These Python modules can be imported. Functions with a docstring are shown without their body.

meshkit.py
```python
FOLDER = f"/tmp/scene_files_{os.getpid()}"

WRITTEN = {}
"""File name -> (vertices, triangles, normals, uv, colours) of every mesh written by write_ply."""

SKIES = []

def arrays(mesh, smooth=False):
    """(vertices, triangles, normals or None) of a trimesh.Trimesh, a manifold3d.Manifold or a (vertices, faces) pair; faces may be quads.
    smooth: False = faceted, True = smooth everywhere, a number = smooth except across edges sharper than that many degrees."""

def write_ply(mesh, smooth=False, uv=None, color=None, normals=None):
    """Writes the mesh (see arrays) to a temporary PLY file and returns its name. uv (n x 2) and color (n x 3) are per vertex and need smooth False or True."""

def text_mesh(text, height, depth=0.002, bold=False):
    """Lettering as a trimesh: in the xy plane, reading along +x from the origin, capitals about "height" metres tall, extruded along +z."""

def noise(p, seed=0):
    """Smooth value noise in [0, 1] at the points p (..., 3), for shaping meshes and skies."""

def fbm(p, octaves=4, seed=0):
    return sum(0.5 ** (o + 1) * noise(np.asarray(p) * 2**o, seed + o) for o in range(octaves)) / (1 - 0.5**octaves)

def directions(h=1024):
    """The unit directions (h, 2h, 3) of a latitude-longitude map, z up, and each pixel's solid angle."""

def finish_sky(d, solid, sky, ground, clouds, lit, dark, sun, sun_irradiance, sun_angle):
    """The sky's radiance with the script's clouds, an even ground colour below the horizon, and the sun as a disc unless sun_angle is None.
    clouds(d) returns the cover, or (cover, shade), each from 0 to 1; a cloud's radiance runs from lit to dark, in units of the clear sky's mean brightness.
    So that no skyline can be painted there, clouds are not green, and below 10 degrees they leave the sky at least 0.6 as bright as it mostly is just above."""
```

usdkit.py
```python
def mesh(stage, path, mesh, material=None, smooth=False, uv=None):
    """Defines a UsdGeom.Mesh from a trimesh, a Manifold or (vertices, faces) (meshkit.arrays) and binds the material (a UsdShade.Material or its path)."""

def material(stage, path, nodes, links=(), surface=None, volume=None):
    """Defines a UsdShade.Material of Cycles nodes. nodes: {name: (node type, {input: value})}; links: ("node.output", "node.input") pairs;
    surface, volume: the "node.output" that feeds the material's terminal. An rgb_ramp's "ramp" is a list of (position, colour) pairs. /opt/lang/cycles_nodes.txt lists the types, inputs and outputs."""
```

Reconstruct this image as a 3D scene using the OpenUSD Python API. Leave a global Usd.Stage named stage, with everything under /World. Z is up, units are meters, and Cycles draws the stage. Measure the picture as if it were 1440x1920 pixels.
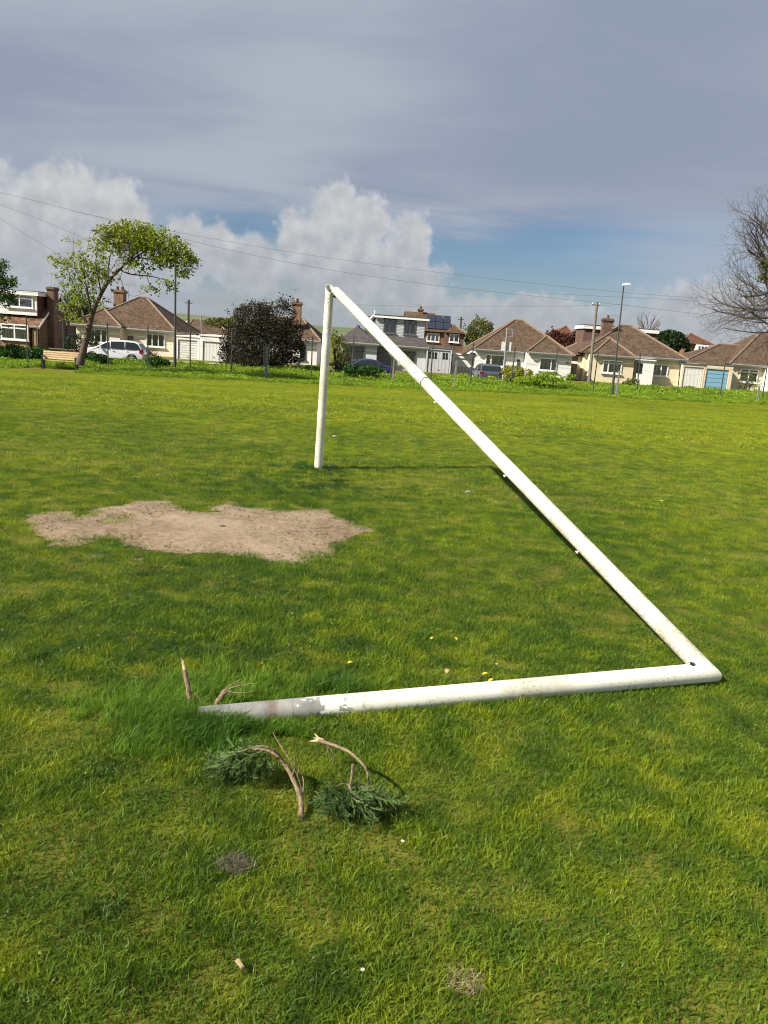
import math, random
import numpy as np, trimesh, manifold3d as m3, usdkit, meshkit
from pxr import Usd, UsdGeom, UsdLux, UsdShade, Gf, Vt, Sdf
from shapely.geometry import Polygon, Point
from shapely import prepare

stage = Usd.Stage.CreateInMemory()
UsdGeom.SetStageUpAxis(stage, 'Z'); UsdGeom.SetStageMetersPerUnit(stage, 1.0)
UsdGeom.Xform.Define(stage, '/World'); UsdGeom.Scope.Define(stage, '/World/Looks')
rng = np.random.default_rng(7); random.seed(7)
mat = lambda name, nodes, links, surface='p.BSDF', **k: usdkit.material(stage, '/World/Looks/' + name, nodes, links, surface=surface, **k)

# ---------------------------------------------------------------- camera
FOC, PITCH, ROLL, EYE = 1498.2, 0.21526, 0.07326, 1.586
fwd = np.array([0, math.cos(PITCH), -math.sin(PITCH)]); r0 = np.array([1, 0, 0.]); u0 = np.cross(r0, fwd)
right = math.cos(ROLL) * r0 + math.sin(ROLL) * u0; up = -math.sin(ROLL) * r0 + math.cos(ROLL) * u0
cam = UsdGeom.Camera.Define(stage, '/World/camera')
mx = np.eye(4); mx[0, :3], mx[1, :3], mx[2, :3], mx[3, :3] = right, up, -fwd, (0, 0, EYE)
cam.AddTransformOp().Set(Gf.Matrix4d(*mx.ravel().tolist()))
cam.CreateHorizontalApertureAttr(24.0); cam.CreateVerticalApertureAttr(32.0); cam.CreateFocalLengthAttr(24.0 * FOC / 1440)
cam.CreateClippingRangeAttr(Gf.Vec2f(0.05, 6000)); EXPO = 1.1; cam.CreateExposureAttr(EXPO)

# ---------------------------------------------------------------- sun and sky
SUN_EL, SUN_AZ = math.radians(40.0), math.radians(-118.6)
sd = np.array([math.cos(SUN_EL) * math.sin(SUN_AZ), math.cos(SUN_EL) * math.cos(SUN_AZ), math.sin(SUN_EL)])
sun = UsdLux.DistantLight.Define(stage, '/World/sun')
sun.CreateIntensityAttr(1.25); sun.CreateAngleAttr(0.53); sun.CreateNormalizeAttr(True); sun.CreateColorAttr(Gf.Vec3f(1.0, 0.93, 0.80))
zx = np.cross([0, 0, 1.], sd); zx /= np.linalg.norm(zx); zy = np.cross(sd, zx)
sx = np.eye(4); sx[0, :3], sx[1, :3], sx[2, :3] = zx, zy, sd
sun.AddTransformOp().Set(Gf.Matrix4d(*sx.ravel().tolist()))

SKY_K = 0.055; KC = SKY_K * 2 ** EXPO     # cloud tones are given as they look at this exposure
def sky_material():
    N, L = {}, []
    def math_(n, t, a, b=None, c=None, clamp=False):
        N[n] = ('math', {'math_type': t, 'use_clamp': clamp})
        for k, v in (('value1', a), ('value2', b), ('value3', c)):
            if v is None: continue
            if isinstance(v, str): L.append((v, n + '.' + k))
            else: N[n][1][k] = float(v)
        return n + '.value'
    def vec(n, t, a, b=None, scale=None):
        N[n] = ('vector_math', {'type': t} if False else {'math_type': t})
        for k, v in (('vector1', a), ('vector2', b)):
            if v is None: continue
            if isinstance(v, str): L.append((v, n + '.' + k))
            else: N[n][1][k] = v
        if scale is not None: N[n][1]['scale'] = float(scale)
        return n + '.vector'
    def smooth(n, v, a, b, lo=0., hi=1.):
        N[n] = ('map_range', {'range_type': 'smoothstep', 'from_min': a, 'from_max': b, 'to_min': lo, 'to_max': hi, 'clamp': True})
        L.append((v, n + '.value')); return n + '.result'
    def noise(n, v, scale, detail=4., rough=.5, dist=0.):
        N[n] = ('noise_texture', {'dimensions': '2D', 'scale': float(scale), 'detail': float(detail), 'roughness': rough, 'distortion': dist}); L.append((v, n + '.vector')); return n + '.fac'
    def mix(n, f, a, b):
        N[n] = ('mix_color', {'blend_type': 'mix', 'use_clamp': False})
        for k, v in (('fac', f), ('a', a), ('b', b)):
            if isinstance(v, str): L.append((v, n + '.' + k))
            else: N[n][1][k] = v
        return n + '.result'
    N['tc'] = ('texture_coordinate', {}); N['sep'] = ('separate_xyz', {}); L.append(('tc.generated', 'sep.vector'))
    az = math_('az', 'arctan2', 'sep.x', 'sep.y'); el = math_('el', 'arcsine', 'sep.z')
    azd = math_('azd', 'multiply', az, 57.2958); eld = math_('eld', 'multiply', el, 57.2958)
    N['V'] = ('combine_xyz', {}); L.extend([(azd, 'V.x'), (eld, 'V.y')]); V = 'V.vector'
    # cloud layer plane (perspective-stretched towards the horizon)
    zz = math_('zz', 'add', math_('zc', 'maximum', 'sep.z', 0.0), 0.10)
    N['plane'] = ('combine_xyz', {}); L.extend([(math_('plx', 'divide', 'sep.x', zz), 'plane.x'), (math_('ply', 'divide', 'sep.y', zz), 'plane.y')])
    # warp of the cumulus field
    N['wn'] = ('noise_texture', {'dimensions': '2D', 'scale': .55, 'detail': 4., 'roughness': .6}); L.append((V, 'wn.vector'))
    w1 = vec('w1', 'subtract', 'wn.color', (.5, .5, .5)); w2 = vec('w2', 'scale', w1, scale=2.3); Vw = vec('Vw', 'add', V, w2)
    N['wn2'] = ('voronoi_texture', {'dimensions': '2D', 'scale': .75, 'feature': 'f1', 'detail': 2., 'roughness': .55}); L.append((V, 'wn2.vector'))
    BL = [(-22.2, 7.0, 3.4, 3.0), (-26.5, 5.5, 4.5, 3.8), (-19.0, 6.6, 2.6, 2.8), (-21, 3.2, 7, 3.6), (-14.6, 4.6, 2.6, 2.9), (-12, 4.6, 2.6, 2.4), (-10, 4.0, 3.5, 2.5), (-4.8, 7.3, 2.2, 3.0), (-7.2, 6.0, 2.0, 2.3), (-2.4, 7.0, 2.0, 2.6), (0.4, 6.2, 1.9, 2.7), (-4, 4.2, 7, 3.4), (1.4, 3.2, 2.6, 2.6), (8.5, 1.6, 9, 2.2), (10.6, 2.4, 1.7, 2.0), (21.5, 2.6, 7, 3.0), (14.5, 1.2, 5, 2.0), (-40, 4, 9, 6), (40, 4, 11, 5), (-65, 4, 12, 6), (95, 4, 12, 6), (-110, 5, 14, 6), (150, 4, 20, 6)]
    q = None
    for i, (a, e, ra, re) in enumerate(BL):
        s = vec(f'b{i}s', 'subtract', Vw, (a, e, 0)); m = vec(f'b{i}m', 'multiply', s, (1 / ra, 1 / re, 0))
        N[f'b{i}l'] = ('vector_math', {'math_type': 'length'}); L.append((m, f'b{i}l.vector1'))
        one = math_(f'b{i}q', 'subtract', 1.0, f'b{i}l.value')
        q = one if q is None else math_(f'b{i}x', 'maximum', q, one)
    qv = math_('qv', 'multiply_add', 'wn2.distance', -.22, q)
    cum = math_('cumk', 'multiply', smooth('cum', qv, -.13, .30), smooth('cuml', eld, .2, 6.0, .62, 1.))
    # relief of the cumulus: same noise looked up a little towards the sun
    n1 = noise('n1', V, .62, 4, .55); Vo = vec('Vo', 'add', V, (-.55, .75, 0)); n2 = noise('n2', Vo, .62, 4, .55)
    rel = math_('rel', 'subtract', n1, n2)
    top = smooth('top', q, .0, .5, 1., 0.)
    hgt = smooth('hgt', eld, 2.0, 9.0)
    s1 = math_('s1', 'multiply', top, .40); s2 = math_('s2', 'multiply_add', hgt, .30, s1); s3 = math_('s3', 'multiply_add', rel, .75, s2)
    s4 = math_('s4', 'add', s3, .12, clamp=True)
    cc = mix('cc', s4, tuple(np.array((.42, .435, .475)) / KC), tuple(np.array((.74, .745, .75)) / KC))
    # high grey layer
    p1 = noise('p1', 'plane.vector', .5, 2, .5, 0.); p2 = noise('p2', vec('pst', 'multiply', 'plane.vector', (.75, 1.25, 1)), 1.3, 4, .58, .3)
    pm = math_('pm', 'multiply_add', p2, .45, math_('pm0', 'multiply', p1, .9))
    grey = mix('grey', smooth('gs', pm, .45, .86), tuple(np.array((.295, .34, .445)) / KC), tuple(np.array((.425, .47, .545)) / KC))
    cov = math_('cov', 'multiply_add', math_('pc', 'subtract', pm, .66), 9., eld)
    cover = math_('cv2', 'multiply', smooth('cover', cov, 6.0, 10.0), .96)
    N['sky'] = ('sky_texture', {'sky_type': 'single_scattering', 'sun_disc': False, 'sun_elevation': SUN_EL, 'sun_rotation': SUN_AZ, 'altitude': 20., 'air_density': 1.0, 'aerosol_density': .6, 'ozone_density': 3.0})
    N['tint'] = ('mix_color', {'blend_type': 'multiply', 'fac': 1., 'b': (.54, .60, .69), 'use_clamp': False}); L.append(('sky.color', 'tint.a'))
    c0 = mix('c0', smooth('hz', eld, 5.5, -1.5, 0., .85), 'tint.result', tuple(np.array((.46, .49, .555)) / KC))
    c1 = mix('c1', cover, c0, grey)
    # thin veil of cloud right of the blue gap, and far round the sky
    veil = math_('vl', 'multiply', smooth('veil', math_('vn', 'multiply_add', p2, 10., math_('va', 'absolute', azd)), 14.0, 25.0), .70)
    c1 = mix('c1v', veil, c1, tuple(np.array((.43, .475, .555)) / KC))
    c1 = mix('c1w', cover, c1, grey)
    c2 = mix('c2', cum, c1, cc)
    # cumulus clouds stand low: only there is their branch evaluated
    low = math_('low', 'less_than', math_('lowd', 'absolute', math_('lowo', 'subtract', eld, 6.0)), 9.0)
    N['bg0'] = ('background_shader', {'strength': SKY_K}); L.append((c1, 'bg0.color'))
    N['bg'] = ('background_shader', {'strength': SKY_K}); L.append((c2, 'bg.color'))
    N['mx'] = ('mix_closure', {}); L.extend([(low, 'mx.fac'), ('bg0.background', 'mx.closure1'), ('bg.background', 'mx.closure2')])
    return mat('sky_clouds', N, L, surface='mx.closure')
dome = UsdLux.DomeLight.Define(stage, '/World/sky')
UsdShade.MaterialBindingAPI.Apply(dome.GetPrim()).Bind(sky_material())
dome.GetPrim().SetCustomDataByKey('kind', 'structure')

# ---------------------------------------------------------------- scene helpers
used = {}
def numbered(path):
    n = used.get(path, 0); used[path] = n + 1
    return path if n == 0 else f'{path}_{n:03d}'
LOC = {}
def tag(p, label=None, cat=None, group=None, kind=None):
    for k, v in (('label', label), ('category', cat), ('group', group), ('kind', kind)):
        if v: p.SetCustomDataByKey(k, v)
    return p
def thing(name, label, cat, loc, group=None):
    path = numbered('/World/' + name); x = UsdGeom.Xform.Define(stage, path)
    x.AddTranslateOp().Set(Gf.Vec3d(*map(float, loc))); LOC[path] = np.asarray(loc, float)
    return tag(x.GetPrim(), label, cat, group)
def arr(mesh):
    if hasattr(mesh, 'to_mesh'):
        m = mesh.to_mesh(); return np.array(m.vert_properties[:, :3], float), np.array(m.tri_verts)
    if isinstance(mesh, (list,)): return cat_(mesh)
    if isinstance(mesh, tuple):
        v, f = np.asarray(mesh[0], float), np.asarray(mesh[1], int)
        if f.shape[1] == 4: f = np.vstack([f[:, [0, 1, 2]], f[:, [0, 2, 3]]])
        return v, f
    return np.array(mesh.vertices), np.array(mesh.faces)
def cat_(ms):
    V, F, n = [], [], 0
    for m in ms:
        v, f = arr(m); V.append(v); F.append(f + n); n += len(v)
    return np.vstack(V), np.vstack(F)
def obj(name, mesh, material, parent=None, smooth=False, label=None):
    """one Mesh prim from world-space geometry, under a thing (or a part of one) or at top level"""
    v, f = arr(mesh)
    if parent is None: path = numbered('/World/' + name); off = np.zeros(3)
    else:
        path = numbered(str(parent.GetPath()) + '/' + name); off = LOC[str(parent.GetPath())]; LOC[path] = off
    p = usdkit.mesh(stage, path, (v - off, f), material, smooth=smooth).GetPrim()
    if label: tag(p, label)
    if parent is not None and name in ('twigs', 'stems', 'branches', 'crown', 'foliage', 'dry_grass', 'ivy'): tag(p, kind='stuff')
    return p

# ---------------------------------------------------------------- geometry helpers
def ray(px, py): return fwd + right * (px - 720) / FOC + up * (960 - py) / FOC
def at(px, py, Y):
    d = ray(px, py); return np.array([0, 0, EYE]) + d * (Y / d[1])
def onx(px, py, X):
    d = ray(px, py); return np.array([0, 0, EYE]) + d * (X / d[0])
def onz(px, py, z=0.):
    d = ray(px, py); return np.array([0, 0, EYE]) + d * ((z - EYE) / d[2])
def X_(px, py, Y): return at(px, py, Y)[0]
def Z_(px, py, Y): return at(px, py, Y)[2]
def gz(x, y):
    """height of the ground: level round the goal, falling gently towards the houses"""
    x, y = np.asarray(x, float), np.asarray(y, float)
    t = np.clip((y - 8) / 35., 0, 1); t = t * t * (1.6 - .6 * t)
    far = np.clip((y - 95) / 400, 0, 1)
    return t * (-1.3 + .0125 * np.clip(x, -60, 60)) * (1 - far) + far * -1.3
def ground_at(px, py):
    lo, hi = 1., 400.
    for _ in range(60):
        m = (lo + hi) / 2; P = at(px, py, m)
        if P[2] > gz(P[0], m): lo = m
        else: hi = m
    return at(px, py, lo)
def yverge(x): return 47.5 + .235 * np.asarray(x, float)

def box(x0, x1, y0, y1, z0, z1):
    x0, x1 = sorted((x0, x1)); y0, y1 = sorted((y0, y1)); z0, z1 = sorted((z0, z1))
    v = np.array([[x, y, z] for x in (x0, x1) for y in (y0, y1) for z in (z0, z1)], float)
    f = np.array([[0, 1, 3, 2], [4, 6, 7, 5], [0, 4, 5, 1], [2, 3, 7, 6], [0, 2, 6, 4], [1, 5, 7, 3]])
    return arr((v, f))
def tube(points, radii, sides=6, cap=True):
    p = np.asarray(points, float); n = len(p); radii = np.broadcast_to(radii, (n,))
    t = np.gradient(p, axis=0); t /= np.linalg.norm(t, axis=1, keepdims=True) + 1e-12
    a = np.zeros_like(p); ref = np.array([0, 0, 1.]) if abs(t[0, 2]) < .9 else np.array([1., 0, 0])
    for i in range(n):
        ref = ref - t[i] * (ref @ t[i]); ref /= np.linalg.norm(ref) + 1e-12; a[i] = ref
    b = np.cross(t, a); ang = np.arange(sides) * 2 * np.pi / sides
    v = (p[:, None] + radii[:, None, None] * (np.cos(ang)[None, :, None] * a[:, None] + np.sin(ang)[None, :, None] * b[:, None])).reshape(-1, 3)
    i, j = np.meshgrid(np.arange(n - 1), np.arange(sides), indexing='ij')
    q = np.stack([i * sides + j, i * sides + (j + 1) % sides, (i + 1) * sides + (j + 1) % sides, (i + 1) * sides + j], -1).reshape(-1, 4)
    f = np.vstack([q[:, [0, 1, 2]], q[:, [0, 2, 3]]])
    if cap:
        v = np.vstack([v, p[:1], p[-1:]]); k = np.arange(sides)
        f = np.vstack([f, np.stack([np.full(sides, n * sides), (k + 1) % sides, k], 1), np.stack([np.full(sides, n * sides + 1), (n - 1) * sides + k, (n - 1) * sides + (k + 1) % sides], 1)])
    return v, f
def spline(pts, n=12):
    from scipy.interpolate import CubicSpline
    p = np.asarray(pts, float); d = np.r_[0, np.cumsum(np.linalg.norm(np.diff(p, axis=0), axis=1))]
    if len(p) == 2: return p[0] + (p[1] - p[0]) * np.linspace(0, 1, n)[:, None]
    return CubicSpline(d, p)(np.linspace(0, d[-1], n))
def prism(poly, axis, a, b):
    """extrude a polygon of (u, z) points along y (axis 'y': u is x) or x (axis 'x': u is y) from a to b"""
    m = trimesh.creation.extrude_polygon(Polygon(poly), 1.0, engine='earcut'); v = np.array(m.vertices); f = np.array(m.faces)
    d = a + v[:, 2] * (b - a)
    w = np.stack([v[:, 0], d, v[:, 1]], 1) if axis == 'y' else np.stack([d, v[:, 0], v[:, 1]], 1)
    m = trimesh.Trimesh(w, f, process=False)
    if m.volume < 0: f = f[:, ::-1]
    return w, f
def thick(quad, t):
    """a planar polygon given thickness t downwards along its normal"""
    q = np.asarray(quad, float); n = np.cross(q[1] - q[0], q[2] - q[0]); n /= np.linalg.norm(n)
    if n[2] < 0: q = q[::-1]; n = -n
    k = len(q); v = np.vstack([q, q - n * t]); f = []
    for i in range(1, k - 1): f += [[0, i, i + 1], [k, k + i + 1, k + i]]
    for i in range(k): j = (i + 1) % k; f += [[i, k + i, k + j], [i, k + j, j]]
    return v, np.array(f)
def leaves(centres, size, r, flat=0., jitter=.35):
    """small folded leaf faces (two triangles each) at the given points"""
    c = np.asarray(centres, float); n = len(c); d = r.normal(size=(n, 3)); d[:, 2] *= 1 - flat
    d /= np.linalg.norm(d, axis=1, keepdims=True); e = r.normal(size=(n, 3)); e -= d * (e * d).sum(1, keepdims=True); e /= np.linalg.norm(e, axis=1, keepdims=True)
    s = size * (1 + jitter * r.uniform(-1, 1, n))[:, None]; nn = np.cross(d, e)
    v = np.stack([c - d * s * .5, c + e * s * .33 + nn * s * .08, c + d * s * .5, c - e * s * .33 + nn * s * .08], 1).reshape(-1, 3)
    k = np.arange(n)[:, None] * 4
    return v, np.vstack([k + [0, 1, 2], k + [0, 2, 3]])

# ---------------------------------------------------------------- materials
def plain(name, col, rough=.6, var=.12, scale=3., bump=0., metal=0., spec=.5, dirt=None):
    """one colour with a little noise variation"""
    c = np.array(col, float)
    N = {'g': ('geometry', {}), 'n': ('noise_texture', {'scale': scale, 'detail': 5., 'roughness': .6}), 'r': ('rgb_ramp', {'ramp': [(.3, tuple(c * (1 - var))), (.7, tuple(np.clip(c * (1 + var), 0, .95)))]}),
         'p': ('principled_bsdf', {'roughness': rough, 'metallic': metal, 'specular_ior_level': spec})}
    L = [('g.position', 'n.vector'), ('n.fac', 'r.fac')]
    out = 'r.color'
    if dirt is not None:
        N |= {'n2': ('noise_texture', {'scale': scale * .35, 'detail': 6., 'roughness': .7}), 'm2': ('map_range', {'range_type': 'smoothstep', 'from_min': .52, 'from_max': .75, 'to_min': 0., 'to_max': .6, 'clamp': True}), 'x2': ('mix_color', {'blend_type': 'mix', 'b': dirt})}
        L += [('g.position', 'n2.vector'), ('n2.fac', 'm2.value'), ('m2.result', 'x2.fac'), (out, 'x2.a')]; out = 'x2.result'
    L.append((out, 'p.base_color'))
    if bump:
        N['b'] = ('bump', {'strength': bump, 'distance': .01}); L += [('n.fac', 'b.height'), ('b.normal', 'p.normal')]
    return mat(name, N, L)
def brick(name, c1, c2, mortar):
    N = {'g': ('geometry', {}), 's': ('separate_xyz', {}), 'a': ('math', {'math_type': 'add'}), 'c': ('combine_xyz', {}),
         'b': ('brick_texture', {'scale': 1.0, 'brick_width': .225, 'row_height': .075, 'mortar_size': .009, 'color1': c1, 'color2': c2, 'mortar': mortar, 'mortar_smooth': .2}),
         'n': ('noise_texture', {'scale': 1.3, 'detail': 6.}), 'mr': ('map_range', {'from_min': .3, 'from_max': .7, 'to_min': .72, 'to_max': 1.25, 'clamp': True}), 'h': ('hsv', {}),
         'bp': ('bump', {'strength': .5, 'distance': .01, 'invert': True}), 'p': ('principled_bsdf', {'roughness': .85})}
    L = [('g.position', 's.vector'), ('s.x', 'a.value1'), ('s.y', 'a.value2'), ('a.value', 'c.x'), ('s.z', 'c.y'), ('c.vector', 'b.vector'), ('g.position', 'n.vector'), ('n.fac', 'mr.value'), ('mr.result', 'h.value'), ('b.color', 'h.color'), ('h.color', 'p.base_color'), ('b.fac', 'bp.height'), ('bp.normal', 'p.normal')]
    return mat(name, N, L)
def tiles(name, col, var=.35, width=.17, row=.1):
    """roof tiles: courses and single tiles of uneven tone with raised lower edges, lichen patches"""
    c = np.array(col)
    N = {'g': ('geometry', {}), 's': ('separate_xyz', {}), 'y': ('math', {'math_type': 'multiply_add', 'value2': .83}), 'c': ('combine_xyz', {}),
         'b': ('brick_texture', {'scale': 1.0, 'brick_width': width, 'row_height': row, 'mortar_size': .008, 'mortar_smooth': .3, 'color1': tuple(c * (1 - var)), 'color2': tuple(c * (1 + var)), 'mortar': tuple(c * .3)}),
         'n': ('noise_texture', {'scale': .9, 'detail': 8., 'roughness': .7}), 'mr': ('map_range', {'range_type': 'smoothstep', 'from_min': .48, 'from_max': .72, 'to_min': 0., 'to_max': .55, 'clamp': True}), 'x': ('mix_color', {'blend_type': 'mix', 'b': (.125, .088, .058)}),
         'n2': ('noise_texture', {'scale': 5., 'detail': 6.}), 'mr2': ('map_range', {'from_min': .3, 'from_max': .7, 'to_min': .65, 'to_max': 1.35}), 'h': ('hsv', {}),
         'bp': ('bump', {'strength': .9, 'distance': .03}), 'p': ('principled_bsdf', {'roughness': .85, 'specular_ior_level': .25})}
    L = [('g.position', 's.vector'), ('s.y', 'y.value1'), ('s.x', 'y.value3'), ('y.value', 'c.x'), ('s.z', 'c.y'), ('c.vector', 'b.vector'), ('g.position', 'n.vector'), ('n.fac', 'mr.value'), ('mr.result', 'x.fac'), ('b.color', 'x.a'),
         ('g.position', 'n2.vector'), ('n2.fac', 'mr2.value'), ('mr2.result', 'h.value'), ('x.result', 'h.color'), ('h.color', 'p.base_color'), ('b.color', 'bp.height'), ('bp.normal', 'p.normal')]
    return mat(name, N, L)
def leafy(name, ramp, broad=.35, transl=.35, rough=.5, dry=None, fine=2.5, far=0., w=(.62, .55, .52, .5)):
    """leaves or grass blades: tone varies from place to place and from leaf to leaf, light passes through"""
    N = {'g': ('geometry', {}), 'n': ('noise_texture', {'scale': broad, 'detail': 3., 'roughness': .6}), 'n2': ('noise_texture', {'scale': fine, 'detail': 4., 'roughness': .6}),
         'a': ('math', {'math_type': 'multiply', 'value2': w[0]}), 'a2': ('math', {'math_type': 'multiply_add', 'value2': w[1]}), 'a3': ('math', {'math_type': 'multiply_add', 'value2': w[2]}), 'a4': ('math', {'math_type': 'subtract', 'value2': .345 + (w[2] - .52) * w[3]}),
         'r': ('rgb_ramp', {'ramp': ramp}), 'p': ('principled_bsdf', {'roughness': rough, 'specular_ior_level': .25}), 't': ('translucent_bsdf', {}), 'x': ('mix_closure', {'fac': transl})}
    L = [('g.position', 'n.vector'), ('g.position', 'n2.vector'), ('n.fac', 'a.value1'), ('n2.fac', 'a2.value1'), ('a.value', 'a2.value3'), ('g.random_per_island', 'a3.value1'), ('a2.value', 'a3.value3'), ('a3.value', 'a4.value1'), ('a4.value', 'r.fac')]
    if far:   # the sward away from the worn goal area is yellower
        N |= {'sp': ('separate_xyz', {}), 'fr': ('map_range', {'range_type': 'smoothstep', 'from_min': 4., 'from_max': 22., 'to_min': 0., 'to_max': far, 'clamp': True}), 'a5': ('math', {'math_type': 'add'})}
        L.remove(('a4.value', 'r.fac')); L += [('g.position', 'sp.vector'), ('sp.y', 'fr.value'), ('a4.value', 'a5.value1'), ('fr.result', 'a5.value2'), ('a5.value', 'r.fac')]
    col = 'r.color'
    if dry:
        N |= {'d': ('math', {'math_type': 'greater_than', 'value2': dry[0]}), 'wn': ('white_noise_texture', {'dimensions': '1D'}), 'dx': ('mix_color', {'blend_type': 'mix', 'b': dry[1]})}
        L += [('g.random_per_island', 'wn.w'), ('wn.value', 'd.value1'), ('d.value', 'dx.fac'), (col, 'dx.a')]; col = 'dx.result'
    L += [(col, 'p.base_color'), (col, 't.color'), ('p.BSDF', 'x.closure1'), ('t.BSDF', 'x.closure2')]
    return mat(name, N, L, surface='x.closure')
def pane_mat(name, tint=(.02, .025, .03)):
    return mat(name, {'f': ('fresnel', {'IOR': 1.6}), 't': ('transparent_bsdf', {'color': (.97, .98, .98)}), 'g': ('glossy_bsdf', {'roughness': .02}), 'x': ('mix_closure', {})}, [('f.fac', 'x.fac'), ('t.BSDF', 'x.closure1'), ('g.BSDF', 'x.closure2')], surface='x.closure')
def curtain_mat(name, light, dark, scale=9.):
    N = {'g': ('geometry', {}), 's': ('separate_xyz', {}), 'a': ('math', {'math_type': 'add'}), 'c': ('combine_xyz', {}), 'w': ('noise_texture', {'scale': scale, 'detail': 2.}), 'r': ('rgb_ramp', {'ramp': [(.32, dark), (.62, light)]}), 'p': ('principled_bsdf', {'roughness': .9})}
    return mat(name, N, [('g.position', 's.vector'), ('s.x', 'a.value1'), ('s.y', 'a.value2'), ('a.value', 'c.x'), ('c.vector', 'w.vector'), ('w.fac', 'r.fac'), ('r.color', 'p.base_color')])
M = {}
M['white'] = plain('white_render', (.62, .615, .60), .75, .05, 1.5, dirt=(.5, .47, .4))
M['cream'] = plain('cream_render', (.56, .49, .36), .8, .05, 1.5, dirt=(.5, .44, .33))
M['cream2'] = plain('pale_cream_render', (.60, .53, .42), .8, .05, 1.5, dirt=(.52, .46, .35))
M['greywall'] = plain('pale_grey_render', (.43, .44, .47), .8, .04, 1.5, dirt=(.45, .45, .45))
M['whiteframe'] = plain('white_frame', (.66, .66, .65), .4, .04, 4.)
M['greyframe'] = plain('charcoal_frame', (.06, .065, .07), .45, .1, 4.)
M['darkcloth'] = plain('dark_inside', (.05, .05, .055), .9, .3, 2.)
M['glass'] = pane_mat('window_glass')
M['net'] = curtain_mat('net_curtain', (.62, .62, .62), (.16, .16, .17), 7.)
M['greycurtain'] = curtain_mat('grey_curtain', (.36, .36, .36), (.07, .07, .075), 6.)
M['leaded'] = curtain_mat('leaded_dark', (.20, .21, .21), (.05, .055, .055), 14.)
M['tilebrown'] = tiles('brown_roof_tiles', (.078, .048, .030))
M['tilebrown2'] = tiles('weathered_roof_tiles', (.080, .052, .034))
M['tilegrey'] = tiles('grey_roof_tiles', (.062, .056, .058), .18)
M['tilered'] = tiles('red_roof_tiles', (.10, .040, .025))
M['pantile'] = tiles('pantiles', (.13, .068, .042), .55, .33, .17)
M['ridge'] = plain('ridge_tile', (.16, .11, .075), .85, .3, 6.)
M['lead'] = plain('lead_flashing', (.10, .10, .105), .6, .2, 4.)
M['brickred'] = brick('red_brick', (.11, .042, .028), (.075, .03, .02), (.14, .115, .09))
M['brickor'] = brick('orange_brick', (.19, .08, .04), (.13, .055, .03), (.19, .15, .11))
M['brickyel'] = brick('buff_brick', (.25, .15, .06), (.18, .10, .045), (.24, .2, .15))
M['brickdark'] = brick('brown_brick', (.11, .048, .028), (.07, .03, .02), (.14, .11, .085))
M['maroon'] = tiles('maroon_hung_tiles', (.075, .022, .018), .3)
M['blackiron'] = plain('black_iron', (.015, .015, .016), .45, .3, 20.)
M['galv'] = plain('galvanised_steel', (.26, .27, .27), .55, .2, 12., metal=.3)
M['darkpost'] = plain('dark_painted_steel', (.035, .04, .035), .6, .3, 6.)
M['wood'] = plain('varnished_wood', (.50, .36, .20), .55, .22, 9.)
M['poleWood'] = plain('weathered_pole_wood', (.15, .125, .10), .85, .25, 5.)
M['stake'] = plain('grey_concrete', (.17, .155, .13), .9, .25, 8.)
M['bark'] = plain('grey_brown_bark', (.075, .054, .036), .9, .45, 5., bump=.8)
M['barkdark'] = plain('dark_bark', (.055, .045, .035), .9, .4, 6.)
M['twig'] = plain('twig_bark', (.175, .128, .075), .9, .5, 70., bump=1.)
M['splinter'] = plain('fresh_split_wood', (.46, .35, .20), .85, .3, 90.)
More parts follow.
